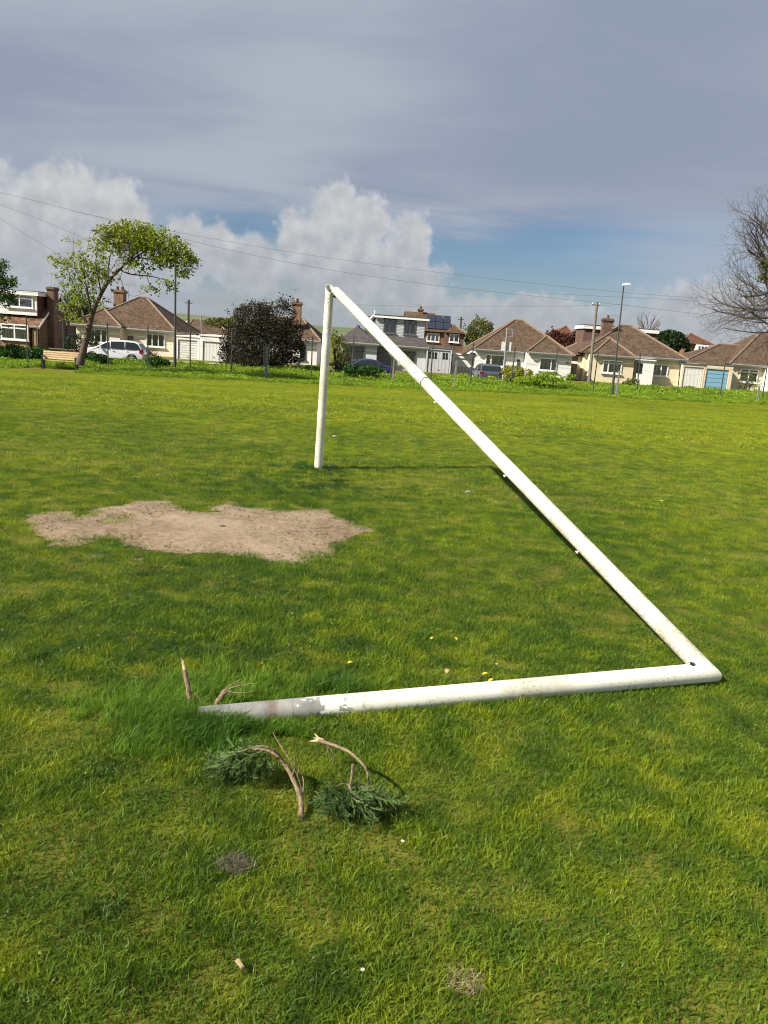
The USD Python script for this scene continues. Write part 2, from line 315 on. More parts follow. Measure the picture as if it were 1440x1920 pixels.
M['asphalt'] = plain('asphalt', (.055, .055, .056), .9, .2, 4.)
M['paving'] = plain('paving', (.26, .25, .23), .9, .15, 2.)
M['fencewood'] = plain('dark_fence_boards', (.045, .042, .042), .85, .3, 6.)
M['solar'] = plain('solar_panel', (.010, .013, .028), .15, .1, 4.)
M['bluedoor'] = plain('blue_door_paint', (.17, .32, .46), .5, .06, 2.)
M['whitedoor'] = plain('white_door_paint', (.58, .575, .56), .5, .05, 2., dirt=(.5, .48, .42))
M['lilacdoor'] = plain('pale_grey_door_paint', (.40, .40, .44), .55, .05, 2.)
M['rubber'] = plain('tyre_rubber', (.02, .02, .02), .8, .2, 10.)
M['alloy'] = plain('alloy_wheel', (.45, .46, .47), .35, .1, 10., metal=.8)
M['carglass'] = plain('car_glass', (.015, .02, .022), .05, .1, 3.)
M['lampred'] = plain('red_lamp', (.16, .008, .008), .2, .1, 10.)
M['lampclear'] = plain('clear_lamp', (.65, .66, .68), .15, .1, 10.)
M['plate'] = plain('number_plate_yellow', (.55, .42, .05), .5, .05, 10.)
M['cable'] = plain('grey_cable', (.07, .07, .075), .7, .1, 5.); M['wire'] = plain('wire_black', (.03, .03, .032), .7, .1, 5.)
def carpaint(name, col): return mat(name, {'p': ('principled_bsdf', {'base_color': col, 'roughness': .35, 'coat_weight': .8, 'coat_roughness': .04})}, [])
M['carwhite'] = carpaint('white_car_paint', (.60, .61, .63)); M['carblue'] = carpaint('blue_car_paint', (.014, .022, .075)); M['cargrey'] = carpaint('grey_car_paint', (.045, .055, .075))

GR = [(0., (.026, .065, .010)), (.2, (.095, .165, .012)), (.5, (.36, .395, .016)), (.75, (.55, .53, .022)), (1., (.66, .58, .07))]
M['grass'] = leafy('lawn_blades', GR, .42, .40, .45, dry=(.90, (.44, .36, .18)), fine=5., far=.13, w=(.36, .68, .85, -.12))
M['lushgrass'] = leafy('lush_blades', [(0., (.06, .14, .015)), (.5, (.32, .50, .035)), (1., (.56, .64, .07))], .8, .40, .45, dry=(.93, (.46, .38, .18)), w=(.5, .5, .75, .2))
M['vergegrass'] = leafy('verge_blades', [(0., (.06, .12, .010)), (.4, (.26, .38, .024)), (.7, (.46, .54, .04)), (1., (.58, .60, .06))], .45, .42, .5)
M['nettle'] = leafy('dark_weeds', [(0., (.012, .040, .006)), (.5, (.036, .10, .010)), (1., (.09, .18, .02))], .9, .35, .5)
M['yleaf'] = leafy('young_yellow_green_leaves', [(0., (.11, .15, .015)), (.5, (.30, .35, .03)), (1., (.46, .46, .06))], .6, .4, .5)
M['gleaf'] = leafy('mid_green_leaves', [(0., (.03, .065, .008)), (.5, (.09, .15, .02)), (1., (.19, .25, .035))], .9, .35, .5)
M['dleaf'] = leafy('dark_green_leaves', [(0., (.006, .014, .004)), (.5, (.022, .045, .008)), (1., (.06, .085, .02))], .9, .3, .45)
M['pleaf'] = leafy('purple_leaves', [(0., (.016, .014, .007)), (.5, (.052, .042, .023)), (1., (.14, .112, .06))], 1.2, .3, .5)
M['rleaf'] = leafy('red_leaves', [(0., (.03, .008, .006)), (.5, (.09, .028, .018)), (1., (.16, .07, .03))], 1.2, .3, .5)
M['oleaf'] = leafy('olive_leaves', [(0., (.06, .075, .015)), (.5, (.15, .16, .035)), (1., (.27, .24, .07))], .8, .35, .5)
M['golden'] = leafy('golden_leaves', [(0., (.12, .15, .008)), (.5, (.32, .31, .014)), (1., (.46, .40, .03))], .9, .35, .5)
M['cypress'] = leafy('cypress_sprays', [(0., (.035, .075, .02)), (.5, (.14, .215, .055)), (1., (.33, .40, .11))], 6., .2, .5, fine=20.)

# ---------------------------------------------------------------- ground
def soil_material():
    N = {'g': ('geometry', {}), 'n': ('noise_texture', {'scale': .9, 'detail': 8., 'roughness': .68}), 'n2': ('noise_texture', {'scale': 22., 'detail': 8., 'roughness': .7}), 'r': ('rgb_ramp', {'ramp': [(.32, (.08, .05, .032)), (.45, (.16, .112, .073)), (.56, (.25, .193, .132)), (.75, (.31, .255, .185))]}),
         'a': ('math', {'math_type': 'multiply_add', 'value2': .5}), 'a0': ('math', {'math_type': 'multiply', 'value2': .55}), 'v': ('noise_texture', {'scale': 75., 'detail': 4.}), 'h': ('math', {'math_type': 'multiply_add', 'value2': .8}),
         'b': ('bump', {'strength': .9, 'distance': .012}), 'p': ('principled_bsdf', {'roughness': .95, 'specular_ior_level': .15})}
    L = [('g.position', 'n.vector'), ('g.position', 'n2.vector'), ('g.position', 'v.vector'), ('n.fac', 'a0.value1'), ('n2.fac', 'a.value1'), ('a0.value', 'a.value3'), ('a.value', 'r.fac'), ('r.color', 'p.base_color'), ('v.fac', 'h.value1'), ('n2.fac', 'h.value3'), ('h.value', 'b.height'), ('b.normal', 'p.normal')]
    return mat('bare_soil', N, L)
M['soil'] = soil_material()
M['turf'] = mat('turf_base', {'g': ('geometry', {}), 'n': ('noise_texture', {'scale': .35, 'detail': 8., 'roughness': .7}), 'r': ('rgb_ramp', {'ramp': [(.3, (.055, .056, .010)), (.5, (.10, .10, .014)), (.7, (.16, .145, .03))]}), 'p': ('principled_bsdf', {'roughness': .95, 'specular_ior_level': .1})}, [('g.position', 'n.vector'), ('n.fac', 'r.fac'), ('r.color', 'p.base_color')])
def grid(xs, ys, zf):
    X, Y = np.meshgrid(xs, ys); v = np.stack([X, Y, zf(X, Y)], -1).reshape(-1, 3); w = len(xs)
    i, j = np.meshgrid(np.arange(len(ys) - 1), np.arange(w - 1), indexing='ij'); k = i * w + j
    return arr((v, np.stack([k, k + 1, k + w + 1, k + w], -1).reshape(-1, 4)))
xs = np.r_[-900, -400, -200, np.linspace(-100, 100, 81), 200, 400, 900]; ys = np.r_[-300, -60, -20, np.linspace(-5, 110, 93), 160, 250, 400, 700, 1300]
tag(obj('ground', grid(xs, ys, gz), M['turf'], smooth=True), kind='structure')
def hill_z(x, y):
    c = np.exp(-((y - 1150) / 330) ** 2); s = .55 + .45 * np.cos((x + 330) / 420.)
    return -6 + c * (13 * s + 2 * np.sin(x / 97.) + 6)
M['hill'] = mat('hill_fields', {'g': ('geometry', {}), 'v': ('voronoi_texture', {'scale': .006, 'detail': 0.}), 'r': ('rgb_ramp', {'ramp': [(.2, (.065, .095, .035)), (.45, (.095, .115, .045)), (.7, (.13, .135, .06)), (.9, (.08, .105, .04))]}), 'sc': ('separate_color', {}), 'p': ('principled_bsdf', {'roughness': .95})}, [('g.position', 'v.vector'), ('v.color', 'sc.color'), ('sc.r', 'r.fac'), ('r.color', 'p.base_color')])
tag(obj('hill', grid(np.linspace(-900, 900, 61), np.linspace(700, 1700, 21), hill_z), M['hill'], smooth=True), kind='structure')
def strip(off0, off1, dz, name, m, kind='structure'):
    xx = np.linspace(-70, 70, 57); a = np.stack([xx, yverge(xx) * 0 + 60.5 + .10 * xx + off0], 1); b = np.stack([xx, 60.5 + .10 * xx + off1], 1)
    v = np.vstack([np.c_[a, gz(a[:, 0], a[:, 1]) + dz], np.c_[b, gz(b[:, 0], b[:, 1]) + dz]]); n = len(xx); k = np.arange(n - 1)
    return tag(obj(name, (v, np.stack([k, k + 1, k + n + 1, k + n], 1)), m), kind=kind)
strip(-3, 3, .006, 'road', M['asphalt']); strip(3.0, 5.0, .09, 'pavement', M['paving'])

# the bare goalmouth
OUT = [(74, 968), (104, 963), (150, 980), (200, 957), (260, 943), (310, 942), (328, 962), (395, 962), (430, 946), (460, 958), (500, 955), (560, 960), (610, 960), (640, 977), (688, 993), (650, 1003), (620, 1018), (600, 1035), (560, 1050), (520, 1050), (470, 1040), (420, 1032), (350, 1035), (280, 1025), (230, 1010), (185, 1004), (120, 1022), (98, 1013), (84, 988)]
patch = Polygon([onz(*p)[:2] for p in OUT]).buffer(.10).buffer(-.10)
strip2 = Polygon([onz(*p)[:2] for p in [(140, 1040), (200, 1036), (290, 1046), (340, 1050), (280, 1054), (180, 1050)]])
import shapely
TUFTS = [(onz(px, py)[:2], rx, ry) for px, py, rx, ry in ((370, 957, .26, .13), (455, 964, .10, .06), (212, 981, .07, .04), (132, 976, .17, .07), (215, 972, .10, .05), (582, 1031, .05, .03), (648, 1008, .10, .04), (638, 999, .06, .03), (613, 974, .05, .03), (455, 1038, .07, .06), (270, 1024, .10, .05))]
def bare(x, y):
    """how bare the turf is at points: > 0 is bare"""
    x, y = np.atleast_1d(x), np.atleast_1d(y); P = shapely.points(x, y)
    d = shapely.distance(patch.exterior, P) * np.where(shapely.contains_xy(patch, x, y), 1, -1); d2 = shapely.distance(strip2.exterior, P) * np.where(shapely.contains_xy(strip2, x, y), 1, -1)
    z = np.zeros(len(x)); n = meshkit.fbm(np.c_[x * 3.1, y * 3.1, z + .3], 4, 3) - .5; n2 = meshkit.noise(np.c_[x * 11., y * 11., z + 5.]) - .5
    out = np.maximum(d, d2 - .15) + n * .26 + n2 * .09
    for c, rx, ry in TUFTS: out = np.minimum(out, (np.hypot((x - c[0]) / rx, (y - c[1]) / ry) - 1) * min(rx, ry) + n2 * .10)
    return out
st = .03; x0, y0, x1, y1 = patch.buffer(.4).bounds; gx, gy = np.arange(x0, x1, st), np.arange(y0, y1, st); GX, GY = np.meshgrid(gx, gy)
bv = bare(GX.ravel(), GY.ravel()).reshape(GX.shape); cell = (np.maximum.reduce([bv[:-1, :-1], bv[1:, :-1], bv[:-1, 1:], bv[1:, 1:]]) > -.06)
zs = .004 + np.clip((bv + .05) / .3, 0, 1) * meshkit.fbm(np.c_[GX.ravel() * 3.1, GY.ravel() * 3.1, 0 * GX.ravel()], 4, 9).reshape(GX.shape) * .035
k = (np.arange(len(gy) - 1)[:, None] * len(gx) + np.arange(len(gx) - 1)[None])[cell]; quads = np.stack([k, k + 1, k + len(gx) + 1, k + len(gx)], 1)
uq, inv = np.unique(quads, return_inverse=True); vv = np.stack([GX, GY, zs], -1).reshape(-1, 3)[uq]
tag(obj('bare_earth', (vv, inv.reshape(-1, 4)), M['soil'], smooth=True), kind='structure')

# ---------------------------------------------------------------- grass
def blades(n, radius, h0, h1, w, r, bend=.6, wind=(0, 0)):
    a = r.uniform(0, 2 * np.pi, n); R = radius * np.sqrt(r.uniform(0, 1, n)); base = np.c_[R * np.cos(a), R * np.sin(a), np.full(n, -.004)]
    h = r.uniform(h0, h1, n) * r.uniform(.6, 1, n); ld = r.uniform(0, 2 * np.pi, n); lean = np.c_[np.cos(ld), np.sin(ld)] * (h * bend * r.uniform(.2, 1.2, n))[:, None] + np.array(wind) * h[:, None]
    sd_ = r.uniform(0, 2 * np.pi, n); s = np.c_[np.cos(sd_), np.sin(sd_), np.zeros(n)] * (w * r.uniform(.7, 1.3, n) * .5)[:, None]
    mid = base + np.c_[lean * .35, h * .62]; tip = base + np.c_[lean, h * r.uniform(.8, 1., n)]
    v = np.stack([base - s, base + s, mid - s * .8, mid + s * .8, tip], 1).reshape(-1, 3); k = np.arange(n)[:, None] * 5
    return v, np.vstack([k + [0, 1, 3], k + [0, 3, 2], k + [2, 3, 4]])
def instancer(name, protos, material, pos, yaw, scale, idx, label, cat):
    pi = UsdGeom.PointInstancer.Define(stage, '/World/' + name); rel = pi.CreatePrototypesRel()
    for k, m in enumerate(protos):
        path = f'/World/{name}/prototypes/tuft_{k:03d}' if k else f'/World/{name}/prototypes/tuft'
        usdkit.mesh(stage, path, m, material); rel.AddTarget(path)
    pi.CreatePositionsAttr(Vt.Vec3fArray.FromNumpy(np.asarray(pos, np.float32)))
    pi.CreateProtoIndicesAttr(Vt.IntArray.FromNumpy(np.asarray(idx, np.int32)))
    pi.CreateScalesAttr(Vt.Vec3fArray.FromNumpy(np.asarray(scale, np.float32)))
    pi.CreateOrientationsAttr(Vt.QuathArray([Gf.Quath(float(math.cos(a / 2)), 0, 0, float(math.sin(a / 2))) for a in yaw]))
    tag(pi.GetPrim(), label, cat, kind='stuff')
def field_points(y0, y1, dens, r, xr=None):
    hw = .66 * y1 + .6; n = int(dens * (y1 - y0) * 2 * hw); x = r.uniform(-hw, hw, n); y = r.uniform(y0, y1, n)
    k = np.abs(x) < .66 * y + .6; return x[k], y[k]
gr = np.random.default_rng(11)
PP, YY, SS, II = [], [], [], []
protos = [cat_([blades(150, .10, .010, .036, .0030, gr, 1.3), blades(26, .10, .022, .050, .0034, gr, 1.0)]) for _ in range(7)] + [cat_([blades(150, .10, .010, .028, .0023, gr, 1.4), leaves(np.c_[gr.normal(size=(34, 2)) * .045, gr.uniform(.006, .018, 34)], .011, gr, .75)])] + [blades(140, .19, .014, .038, .0048, gr, 1.4) for _ in range(3)] + [blades(130, .36, .022, .05, .012, gr, 1.4) for _ in range(5)]
for (a, b, dens, k0, k1) in ((.7, 4.4, 250, 0, 8), (4.4, 8, 170, 0, 8), (8, 16, 62, 8, 11), (16, 56, 15, 11, 16)):
    x, y = field_points(a, b, dens, gr)
    keep = y < yverge(x) + .6
    near = (y < 8) & (x < 1.2)
    ni = np.nonzero(near)[0]
    if len(ni): keep[ni] &= bare(x[ni], y[ni]) < gr.uniform(-.09, .03, len(ni))
    x, y = x[keep], y[keep]; n = len(x)
    hn = .50 + .85 * meshkit.fbm(np.c_[x * 1.1, y * 1.1, np.zeros(n)], 3, 5) + 1.0 * (meshkit.noise(np.c_[x * 6, y * 6, np.zeros(n)], 8) - .42)
    hn = np.clip(hn, .45, 2.2)
    PP.append(np.c_[x, y, gz(x, y)]); YY.append(gr.uniform(0, 6.283, n)); SS.append(np.c_[np.ones(n), np.ones(n), hn] * gr.uniform(.85, 1.15, n)[:, None]); ii = gr.integers(k0, k1, n); sw = (ii == 7) & (gr.uniform(0, 1, n) < .65); ii[sw] = gr.integers(0, 7, sw.sum()); II.append(ii)
instancer('lawn_grass', protos, M['grass'], np.vstack(PP), np.concatenate(YY), np.vstack(SS), np.concatenate(II), 'mown yellow green grass covering the playing field', 'grass')
# crumbs of earth and small stones on the bare patch
cr = np.random.default_rng(14); bx = cr.uniform(patch.bounds[0], patch.bounds[2], 5000); by = cr.uniform(patch.bounds[1], patch.bounds[3], 5000); kk = bare(bx, by) > cr.uniform(-.06, .10, 5000); bx, by = bx[kk], by[kk]; n = len(bx)
cm = []
for _ in range(4):
    q = trimesh.creation.icosphere(1); cm.append((np.array(q.vertices) * (.7 + .6 * cr.random((len(q.vertices), 1))) * [1, .8, .6], q.faces))
instancer('soil_crumbs', cm, M['soil'], np.c_[bx, by, np.full(n, .016)], cr.uniform(0, 6.28, n), np.ones((n, 3)) * (.002 + .007 * cr.random(n)[:, None] ** 4), cr.integers(0, 4, n), 'crumbs of dry earth and small stones scattered over the bare goalmouth', 'soil crumbs')
# long lush grass that the mower missed
lush = [blades(60, .07, .07, .17, .0042, gr, .9, (.25, -.1)) for _ in range(5)]
PP = []
for (px, py, rx, ry, n) in ((330, 1330, .22, .30, 95), (440, 1300, .32, .10, 70), (350, 1400, .20, .12, 40), (600, 1290, .22, .07, 30), (250, 1345, .25, .2, 45), (430, 1366, .20, .03, 60), (380, 1360, .06, .03, 34), (348, 1345, .06, .08, 45)):
    c = onz(px, py); q = gr.normal(size=(n, 2)) * [rx * .55, ry * .55]; PP.append(np.c_[c[0] + q[:, 0], c[1] + q[:, 1], np.zeros(n)])
PP = np.vstack(PP); n = len(PP)
instancer('long_grass', lush, M['lushgrass'], PP, gr.uniform(-.6, .6, n), np.ones((n, 3)) * gr.uniform(.30, .74, n)[:, None], gr.integers(0, 5, n), 'long lush green grass round the splintered end of the fallen post', 'long grass')
PP, uz = [], []
for (cx, cy), (rx, ry), n, h in (((-.82, 9.39), (.28, .2), 60, .38), (onz(575, 915)[:2], (.42, .40), 190, .20), (onz(480, 1110)[:2], (.60, .45), 170, .16), (onz(400, 1210)[:2], (.55, .22), 110, .20), (onz(640, 1170)[:2], (.5, .3), 70, .16)):
    q = gr.normal(size=(n, 2)) * [rx, ry]; q = q + [cx, cy]; q = q[bare(q[:, 0], q[:, 1]) < -.05]; PP.append(np.c_[q, gz(q[:, 0], q[:, 1])]); uz.append(np.full(len(q), h))
PP, uz = np.vstack(PP), np.concatenate(uz); n = len(PP)
instancer('unmown_tuft', lush[:3], M['nettle'], PP, gr.uniform(0, 6.28, n), np.c_[np.ones((n, 2)) * .8, uz * gr.uniform(.6, 1.3, n)], gr.integers(0, 3, n), 'darker coarse grass round the standing post foot and in front of the bare earth', 'grass tuft')
# rough verge in front of the houses
vt = [blades(90, .40, .12, .36, .024, gr, .8) for _ in range(6)] + [leaves(np.c_[gr.normal(size=(120, 2)) * .22, gr.uniform(.03, .30, 120)], .10, gr, .3) for _ in range(3)]
n = 9500; x = gr.uniform(-38, 42, n); y = yverge(x) + 12.0 * gr.uniform(0, 1, n) ** 1.2
hn = .35 + 1.15 * meshkit.fbm(np.c_[x * .5, y * .5, np.zeros(n)], 3, 2) * np.clip(.32 + (y - yverge(x)) / 4.5, .30, 1.75)
bp = ground_at(113, 692.5); kb = ~((np.abs(x - bp[0]) < 1.9) & (y < bp[1] + .6)); x, y, hn = x[kb], y[kb], hn[kb]; n = len(x)
instancer('verge_grass', vt, M['vergegrass'], np.c_[x, y, gz(x, y)], gr.uniform(0, 6.28, n), np.c_[np.ones(n), np.ones(n), hn], np.where(gr.uniform(0, 1, n) < .8, gr.integers(0, 6, n), gr.integers(6, 9, n)), 'rough bright green grass and weeds on the verge before the houses', 'verge grass')
# ---------------------------------------------------------------- houses
def frm(face, o):
    """maps (u along the wall, d outwards, z) to the world for a wall facing the field ('f', o = its y) or facing right ('r', o = its x)"""
    if face == 'f': return lambda u0, u1, d0, d1, z0, z1: box(u0, u1, o - d1, o - d0, z0, z1)
    return lambda u0, u1, d0, d1, z0, z1: box(o + d0, o + d1, u0, u1, z0, z1)
def window(T, face, o, u0, u1, z0, z1, lights=2, transom=None, frame='whiteframe', curtain='net', sill=True, border=.07, label=None):
    """a window on a wall: frame with its lights, a pane in each, a curtain behind and a sill"""
    B = frm(face, o); b = border
    cuts = [u0 + (u1 - u0) * k / lights for k in range(lights + 1)] if np.isscalar(lights) else [u0 + (u1 - u0) * k for k in (0, *lights, 1)]
    rows = [z0 + b, z1 - b] if transom is None else [z0 + b, z0 + (z1 - z0) * transom - b / 2, z0 + (z1 - z0) * transom + b / 2, z1 - b]
    fr = [B(u0, u1, .0, .09, z0, z0 + b), B(u0, u1, .0, .09, z1 - b, z1)]
    for k, c in enumerate(cuts):
        a0, a1 = (c, c + b) if k == 0 else (c - b, c) if k == len(cuts) - 1 else (c - b / 2, c + b / 2)
        fr.append(B(a0, a1, .002, .088, z0 + b, z1 - b))
    if transom is not None: fr.append(B(u0 + b, u1 - b, .004, .084, rows[1], rows[2]))
    w = obj('window', fr, M[frame], T, label=label)
    for k in range(len(cuts) - 1):
        a0 = cuts[k] + (b if k == 0 else b / 2); a1 = cuts[k + 1] - (b if k == len(cuts) - 2 else b / 2)
        for j in range(0, len(rows), 2): obj('pane', B(a0, a1, .045, .051, rows[j], rows[j + 1]), M['glass'], w)
    obj('curtain', B(u0 + b * .5, u1 - b * .5, .004, .016, z0 + b * .5, z1 - b * .5), M[curtain], w)
    if sill: obj('sill', B(u0 - .08, u1 + .08, .0, .17, z0 - .09, z0 - .003), M['lead' if frame == 'greyframe' else 'whiteframe'], w)
    return w
def hip(T, x0, x1, y0, y1, ze, rx0, rx1, ry, rz, m, name='roof', ridge=True, t=.12, ry1=None, hips=(1, 1, 1, 1)):
    """hipped roof over the rectangle, eaves at ze, ridge from (rx0, ry) to (rx1, ry1 or ry) at rz"""
    ry1 = ry if ry1 is None else ry1
    a, b, c, d = (np.array(p, float) for p in ((x0, y0, ze), (x1, y0, ze), (x1, y1, ze), (x0, y1, ze))); e, f = np.array((rx0, ry, rz), float), np.array((rx1, ry1, rz), float)
    v = np.array([a, b, c, d, e, f]); F = [[0, 1, 5], [0, 5, 4], [1, 2, 5], [2, 3, 4], [2, 4, 5], [3, 0, 4], [0, 3, 2], [0, 2, 1]] if ry1 == ry else [[0, 1, 4], [1, 2, 5], [1, 5, 4], [2, 3, 5], [3, 0, 4], [3, 4, 5], [0, 3, 2], [0, 2, 1]]
    r = obj(name, (v, np.array(F)), M[m], T)
    if ridge:
        for k, (p, q) in enumerate(((a, e), (b, f if ry1 == ry else e), (c, f), (d, e if ry1 == ry else f))):
            if hips[k]: obj('ridge', tube([p + (0, 0, .02), q + (0, 0, .02)], .10, 6), M['ridge'], r)
        if np.linalg.norm(f - e) > .3: obj('ridge', tube([e + (0, 0, .02), f + (0, 0, .02)], .11, 6), M['ridge'], r)
    return r
def gutter(T, x0, x1, y, z, m='whiteframe', h=.16):
    obj('fascia', box(x0, x1, y - .03, y + .03, z - h, z - .01), M[m], T)
    obj('gutter', tube([(x0, y - .08, z - .03), (x1, y - .08, z - .03)], .055, 6), M['galv' if m != 'greyframe' else 'greyframe'], T)
def chimney(T, x0, x1, y0, y1, z0, z1, m, pots=1):
    h = (z1 - z0); c = obj('chimney', [box(x0, x1, y0, y1, z0, z1 - .32), box(x0 - .05, x1 + .05, y0 - .05, y1 + .05, z1 - .32, z1 - .22), box(x0 - .10, x1 + .10, y0 - .10, y1 + .10, z1 - .218, z1 - .1), box(x0 - .03, x1 + .03, y0 - .03, y1 + .03, z1 - .098, z1)], M[m], T)
    for k in range(pots):
        px = x0 + (x1 - x0) * (k + .5) / pots
        obj('chimney_pot', [tube([(px, (y0 + y1) / 2, z1 + .004), (px, (y0 + y1) / 2, z1 + .12)], [.15, .12], 10), tube([(px, (y0 + y1) / 2, z1 + .12), (px, (y0 + y1) / 2, z1 + .24)], [.12, .11], 10), tube([(px, (y0 + y1) / 2, z1 + .24), (px, (y0 + y1) / 2, z1 + .29)], [.14, .14], 10)], M['tilered'], c)
    return c
def aerial(T, x, y, z0, z1, tilt=.0, L=1.1):
    ms = [tube([(x, y, z0), (x, y, z1)], .022, 5), tube([(x - L / 2, y, z1 - .06), (x + L / 2, y + tilt, z1 - .04)], .015, 4)]
    for k in range(7): u = -L / 2 + L * k / 6; ms.append(tube([(x + u, y - .02 + tilt * k / 6, z1 - .05 - .16), (x + u, y + .02, z1 - .05 + .16)], .009, 4))
    obj('aerial', ms, M['galv'], T)
def downpipe(T, x, y, z0, z1, m='whiteframe'): obj('downpipe', tube([(x, y, z0), (x, y, z1)], .04, 6), M[m], T)
def G(x, y): return float(gz(x, y)) - .25

# --- chalet house with white dormer, far left
Y = 76.; xr = X_(72.8, 606.7, Y); xl = xr - 11.0; yb = Y + 9.2; zb = -2.3; ze = Z_(72.8, 607, Y); ya = 80.6; za = onx(111, 552, xr)[2]
T = thing('chalet_house', 'brown brick chalet house with a white flat roofed dormer and gable end', 'house', (xr - 5, Y, zb))
obj('wall', prism([(Y, zb), (yb, zb), (yb, ze), (ya, za - .12), (Y, ze)], 'x', xl, xr), M['brickdark'], T)
sl = (za - ze) / (ya - Y)
rf = obj('roof', [thick([(xl - .2, Y - .45, ze - .45 * sl), (xr + .12, Y - .45, ze - .45 * sl), (xr + .12, ya, za), (xl - .2, ya, za)], .14), thick([(xl - .2, ya, za), (xr + .12, ya, za), (xr + .12, yb + .3, ze - .1), (xl - .2, yb + .3, ze - .1)], .14)], M['pantile'], T)
obj('bargeboard', [thick([(xr + .123, Y - .47, ze - .47 * sl - .02), (xr + .17, Y - .47, ze - .47 * sl - .02), (xr + .17, ya, za - .02), (xr + .123, ya, za - .02)], .2), thick([(xr + .123, ya, za - .02), (xr + .17, ya, za - .02), (xr + .17, yb + .3, ze - .12), (xr + .123, yb + .3, ze - .12)], .2)], M['whiteframe'], rf)
gutter(T, xl, xr + .1, Y - .48, ze - .45 * sl + .02)
downpipe(T, xr - .12, Y - .07, zb, ze - .1); 
Yd = Y + .55; dx1 = X_(68.3, 560, Yd); dz1 = Z_(68, 549, Yd); dz0 = Z_(66, 588, Yd)
obj('dormer', box(xl + .4, dx1, Yd, Yd + 5.2, dz0 - .2, dz1 - .28), M['white'], T)
obj('dormer_cheek', box(dx1 + .003, dx1 + .06, Yd + .16, Yd + 5.2, dz0 - .2, dz1 - .283), M['maroon'], T)
obj('dormer_roof', [box(xl + .2, dx1 + .28, Yd - .28, Yd + 5.5, dz1 - .28, dz1 - .02), box(xl + .18, dx1 + .30, Yd - .30, Yd + 5.5, dz1 - .018, dz1 + .05)], M['whiteframe'], T)
obj('roof_felt', box(xl + .22, dx1 + .26, Yd - .26, Yd + 5.4, dz1 + .053, dz1 + .14), M['lead'], T)
window(T, 'f', Yd, X_(12, 560, Yd), X_(62, 562, Yd), Z_(40, 576.5, Yd), Z_(40, 552.5, Yd), lights=2, transom=.72, border=.10)
Yw = Y - .55; bx0, bx1 = X_(2, 620, Yw), X_(53.5, 620, Yw); bz0, bz1 = Z_(28, 637, Yw), Z_(28, 607.5, Yw)
obj('bay', box(bx0 + .02, bx1 - .02, Yw + .003, Y - .003, zb, bz1), M['brickyel'], T)
window(T, 'f', Yw, bx0, bx1, bz0, bz1, lights=2, transom=.74, border=.12)
obj('pier', box(X_(64, 630, Y), X_(71, 630, Y), Y - .40, Y - .003, zb, ze - .55), M['brickyel'], T)
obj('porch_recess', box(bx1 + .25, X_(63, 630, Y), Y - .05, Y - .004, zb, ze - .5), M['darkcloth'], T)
window(T, 'r', xr, 79.75, 81.25, onx(105, 580, xr)[2], onx(105, 566, xr)[2], lights=2, border=.09)
chimney(T, xr + .003, xr + .62, 77.9, 79.0, zb, onx(93, 537.5, xr + .3)[2], 'brickdark', 0)
aerial(T, xr + .2, 78.4, onx(97, 540, xr)[2], onx(99, 513, xr)[2], .2)
obj('waste_pipe', tube([(xr + .08, 82.3, zb), (xr + .08, 82.3, ze - .2)], .05, 6), M['blackiron'], T)

# --- cream bungalow behind the white car
Y = 73.; Yw = 71.8; T = thing('cream_bungalow', 'cream rendered bungalow with brown hipped roof behind the white car', 'bungalow', (X_(235, 660, Y), Y, G(-23, 72)))
zb = G(-23, 72); ze = Z_(300, 620, Y); zw = Z_(180, 610, Yw); x0, x1 = X_(143, 640, Yw), X_(326, 640, Y); xw = X_(225, 640, Yw)
obj('wall', box(x0, x1, Y, Y + 8.0, zb, ze), M['cream2'], T); obj('wing_wall', box(x0, xw, Yw, Y - .003, zb, zw), M['cream2'], T)
yr = Y + 4.; zr = Z_(266, 558, yr); rx = X_(261, 558, yr)
hip(T, x0 - .4, x1 + .35, Y - .35, Y + 8.4, ze, rx, X_(275, 559, yr), yr, zr, 'tilebrown')
wa = at(197.5, 579, Yw + 3.0)
hip(T, x0 - .35, xw + .25, Yw - .35, Y + 3.2, zw, wa[0], wa[0], Yw + 2.7, wa[2], 'tilebrown', 'wing_roof', ry1=Y + 3.2, hips=(1, 1, 0, 0))
gutter(T, x0 - .35, xw + .25, Yw - .38, zw); gutter(T, xw + .3, x1 + .3, Y - .38, ze)
window(T, 'f', Yw, X_(166, 630, Yw), X_(202, 630, Yw), Z_(185, 642, Yw), Z_(185, 617, Yw), 3, curtain='leaded')
window(T, 'f', Y, X_(274, 640, Y), X_(309, 640, Y), Z_(290, 650, Y), Z_(290, 626, Y), 3, curtain='leaded')
window(T, 'f', Y, X_(240, 633, Y), X_(250, 633, Y), Z_(245, 637, Y), Z_(245, 630, Y), 1, curtain='greycurtain', frame='greyframe', sill=False)
obj('door', box(X_(228, 640, Y), X_(237, 640, Y), Y - .06, Y - .003, zb + .2, Z_(232, 627, Y)), M['whitedoor'], T)
chimney(T, X_(216.5, 560, 77), X_(234.5, 560, 77), 76.5, 77.4, Z_(225, 580, 77), Z_(225, 543.5, 77), 'brickor', 2)
aerial(T, X_(240, 550, 77), 77.2, Z_(240, 560, 77), Z_(238, 532, 77), .3)

